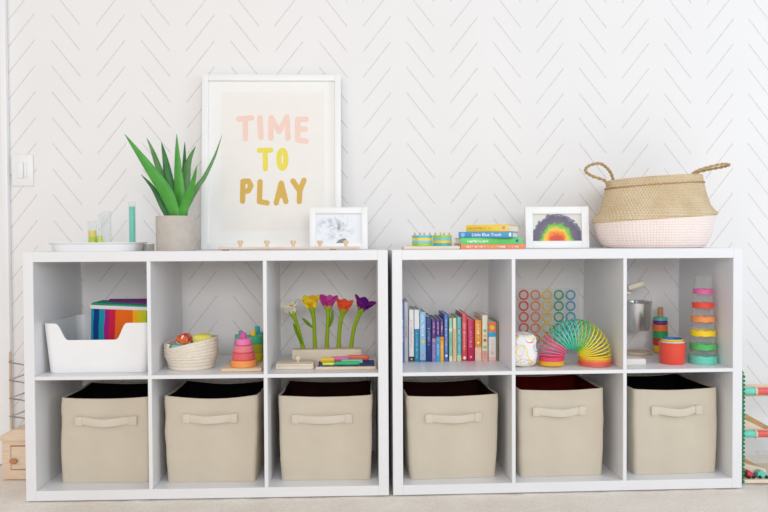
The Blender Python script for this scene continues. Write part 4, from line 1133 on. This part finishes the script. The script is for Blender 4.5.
# side panel with a scalloped front edge: outline in y-z extruded along x
ed = []; nsc = 26
z_a, z_b = .002, ztp
for i in range(nsc*6+1):
    q = i/(nsc*6); z = z_a+(z_b-z_a)*q
    ed.append((-.012+.0045*math.cos(2*PI*nsc*q), z))
outline = ed+[(.03, z_b-.03), (.17, .12), (.17, .002)]
va = [mbp.bm.verts.new((0, y, z)) for y, z in outline]; vb = [mbp.bm.verts.new((th, y, z)) for y, z in outline]
mbp._f(va); mbp._f(vb[::-1])
for i in range(len(va)): j = (i+1) % len(va); mbp._f([va[i], va[j], vb[j], vb[i]])
mbp.build('side_panel', GRN, t, smooth=0)
# scallop beads on the outer right edge of the panel
mb = MB()
for i in range(nsc):
    z = z_a+(z_b-z_a-.012)*(i+.5)/nsc
    mb.lathe([(.001, 0), (.0052, 0), (.0052, .006), (.001, .006)], 10, M=Matrix.Translation((th*.9, -.010, z)) @ Matrix.Rotation(PI/2, 4, 'X'))
mb.build('scalloped_edge', GRN, t, 40)
SPAN = .36
mb = mbp = None
o2 = MB(); va = [o2.bm.verts.new((SPAN, y, z)) for y, z in outline]; vb = [o2.bm.verts.new((SPAN+th, y, z)) for y, z in outline]
o2._f(va); o2._f(vb[::-1])
for i in range(len(va)): j = (i+1) % len(va); o2._f([va[i], va[j], vb[j], vb[i]])
o2.build('side_panel', GRN, t, smooth=0)
TL = paint((110, 210, 190), .35); RD = paint((226, 96, 90), .35)
def zpx(y, dd=d): return on(G, 750, y, dd)[1]
for yy in (390.5, 433):
    zc_ = zpx(yy, d+.01); xj = on(G, 753.6, yy, d+.01)[0]-t0x
    MB().box(th, SPAN, .012, .022, zc_-(.020 if yy < 400 else .013), zc_+(.0175 if yy < 400 else .010), .002).build('cross_board', WOOD, t)
    MB().tube([(th, .0, zc_), (xj-.003, .0, zc_)], .0115, 20).build('bar', TL, t, 60)
    MB().tube([(xj-.003, .0, zc_), (xj+.003, .0, zc_)], .0135, 20).build('bar_joint', WOOD, t, 60)
    MB().tube([(xj+.003, .0, zc_), (SPAN, .0, zc_)], .0115, 20).build('bar', RD, t, 60)
for ya, yb_ in ((411, 431), (456, 476)):
    za, zb_ = zpx(ya, d+.05), zpx(yb_, d+.05); x1_ = on(G, 770, yb_, d+.05)[0]-t0x
    dzdx = (zb_-za)/(x1_-th)
    xe = min(SPAN, (.02-za)/dzdx+th) if dzdx < 0 else SPAN
    ze = za+dzdx*(xe-th)
    MB().loft([[Vector((x, y, z+o)) for y, o in ((.03, -.008), (.09, -.008), (.09, .020), (.03, .020))] for x, z in ((th, za-.008), (xe, ze-.008))]).build('ramp', woodmat('tan_ramp_wood', (176, 142, 96), (196, 164, 118)), t, smooth=0)
    MB().loft([[Vector((x, y, z+o)) for y, o in ((.026, 0), (.030, 0), (.030, .024), (.026, .024))] for x, z in ((th, za-.034), (xe, max(.012, ze-.034)))]).build('ramp_rail', MAPLE, t, smooth=0)
zb1 = zpx(479.5, d-.01)
MB().box(th, SPAN, -.012, .16, .001, zb1, .003).build('base_board', MAPLE, t)
def car(label, xa, xb, col):
    la = on(G, xa, 476, d+.005)[0]; lb = on(G, xb, 476, d+.005)[0]; L = lb-la
    c = thing('toy_car', label, 'toy car', G, (la+lb)/2, d+.008, zb1+.0003, 0, 'small cars on the toy rack base')
    p = [(-L/2, .003), (L/2, .003), (L/2, .010), (L*.15, .021), (-L*.25, .025), (-L/2, .019)]
    MB().prism(p, -.010, .010).build('car_body', paint(col, .35), c, smooth=0)
    for x in (-L*.33, L*.33):
        for y in (-.0115, .0115):
            MB().lathe([(.001, -.0015), (.0052, -.0015), (.0052, .0015), (.001, .0015)], 18, M=Matrix.Translation((x, y, .0052)) @ Matrix.Rotation(PI/2, 4, 'X')).build('wheel', mat('black_rubber', (24, 24, 24), .6), c)
car('small red toy car next to the green side of the toy rack', 746.5, 753.5, (214, 70, 80))
car('small teal toy car at the right edge, on the toy rack base', 757, 767, (104, 206, 184))

# ================================================================== LIGHT
def area(name, loc, target, sx, sy, power, col):
    l = bpy.data.lights.new(name, 'AREA'); l.shape = 'RECTANGLE'; l.size = sx; l.size_y = sy; l.energy = power; l.color = col
    o = bpy.data.objects.new(name, l); C.objects.link(o); o.location = loc
    o.rotation_euler = (Vector(target)-Vector(loc)).to_track_quat('-Z', 'Y').to_euler(); return o
area('window_daylight', (2.55, .75, 1.6), (-.2, 2.45, .75), 1.3, 1.5, 22, (.68, .83, 1.0))
area('added_front_fill', (.4, -2.6, 1.75), (0, 2.4, .6), 2.8, 1.4, 84, (.97, .985, 1.0))  # unseen fill lamp added behind the camera to brighten the cube interiors
area('left_room_light', (-1.9, -.5, 1.9), (-.6, 2.6, .8), 1.2, 1.2, 12, (1.0, .84, .73))
wd = bpy.data.worlds.new('room_light'); bpy.context.scene.world = wd; wd.use_nodes = True
bg = wd.node_tree.nodes['Background']; bg.inputs[0].default_value = (1.0, .99, .985, 1); bg.inputs[1].default_value = .58

# ================================================================== CAMERA
cam = bpy.data.cameras.new('camera'); co = bpy.data.objects.new('camera', cam); C.objects.link(co)
cam.sensor_width = 36; cam.lens = F*36/768; cam.clip_start = .05
M = Matrix((RT, UP, -FW)).transposed().to_4x4(); M.translation = CAM; co.matrix_world = M
scn = bpy.context.scene; scn.camera = co
vs_ = scn.view_settings; vs_.view_transform = 'Standard'; vs_.look = 'None'; vs_.gamma = 1; vs_.exposure = -0.05; vs_.use_curve_mapping = False
scn.cycles.max_bounces = 8; scn.cycles.transparent_max_bounces = 24
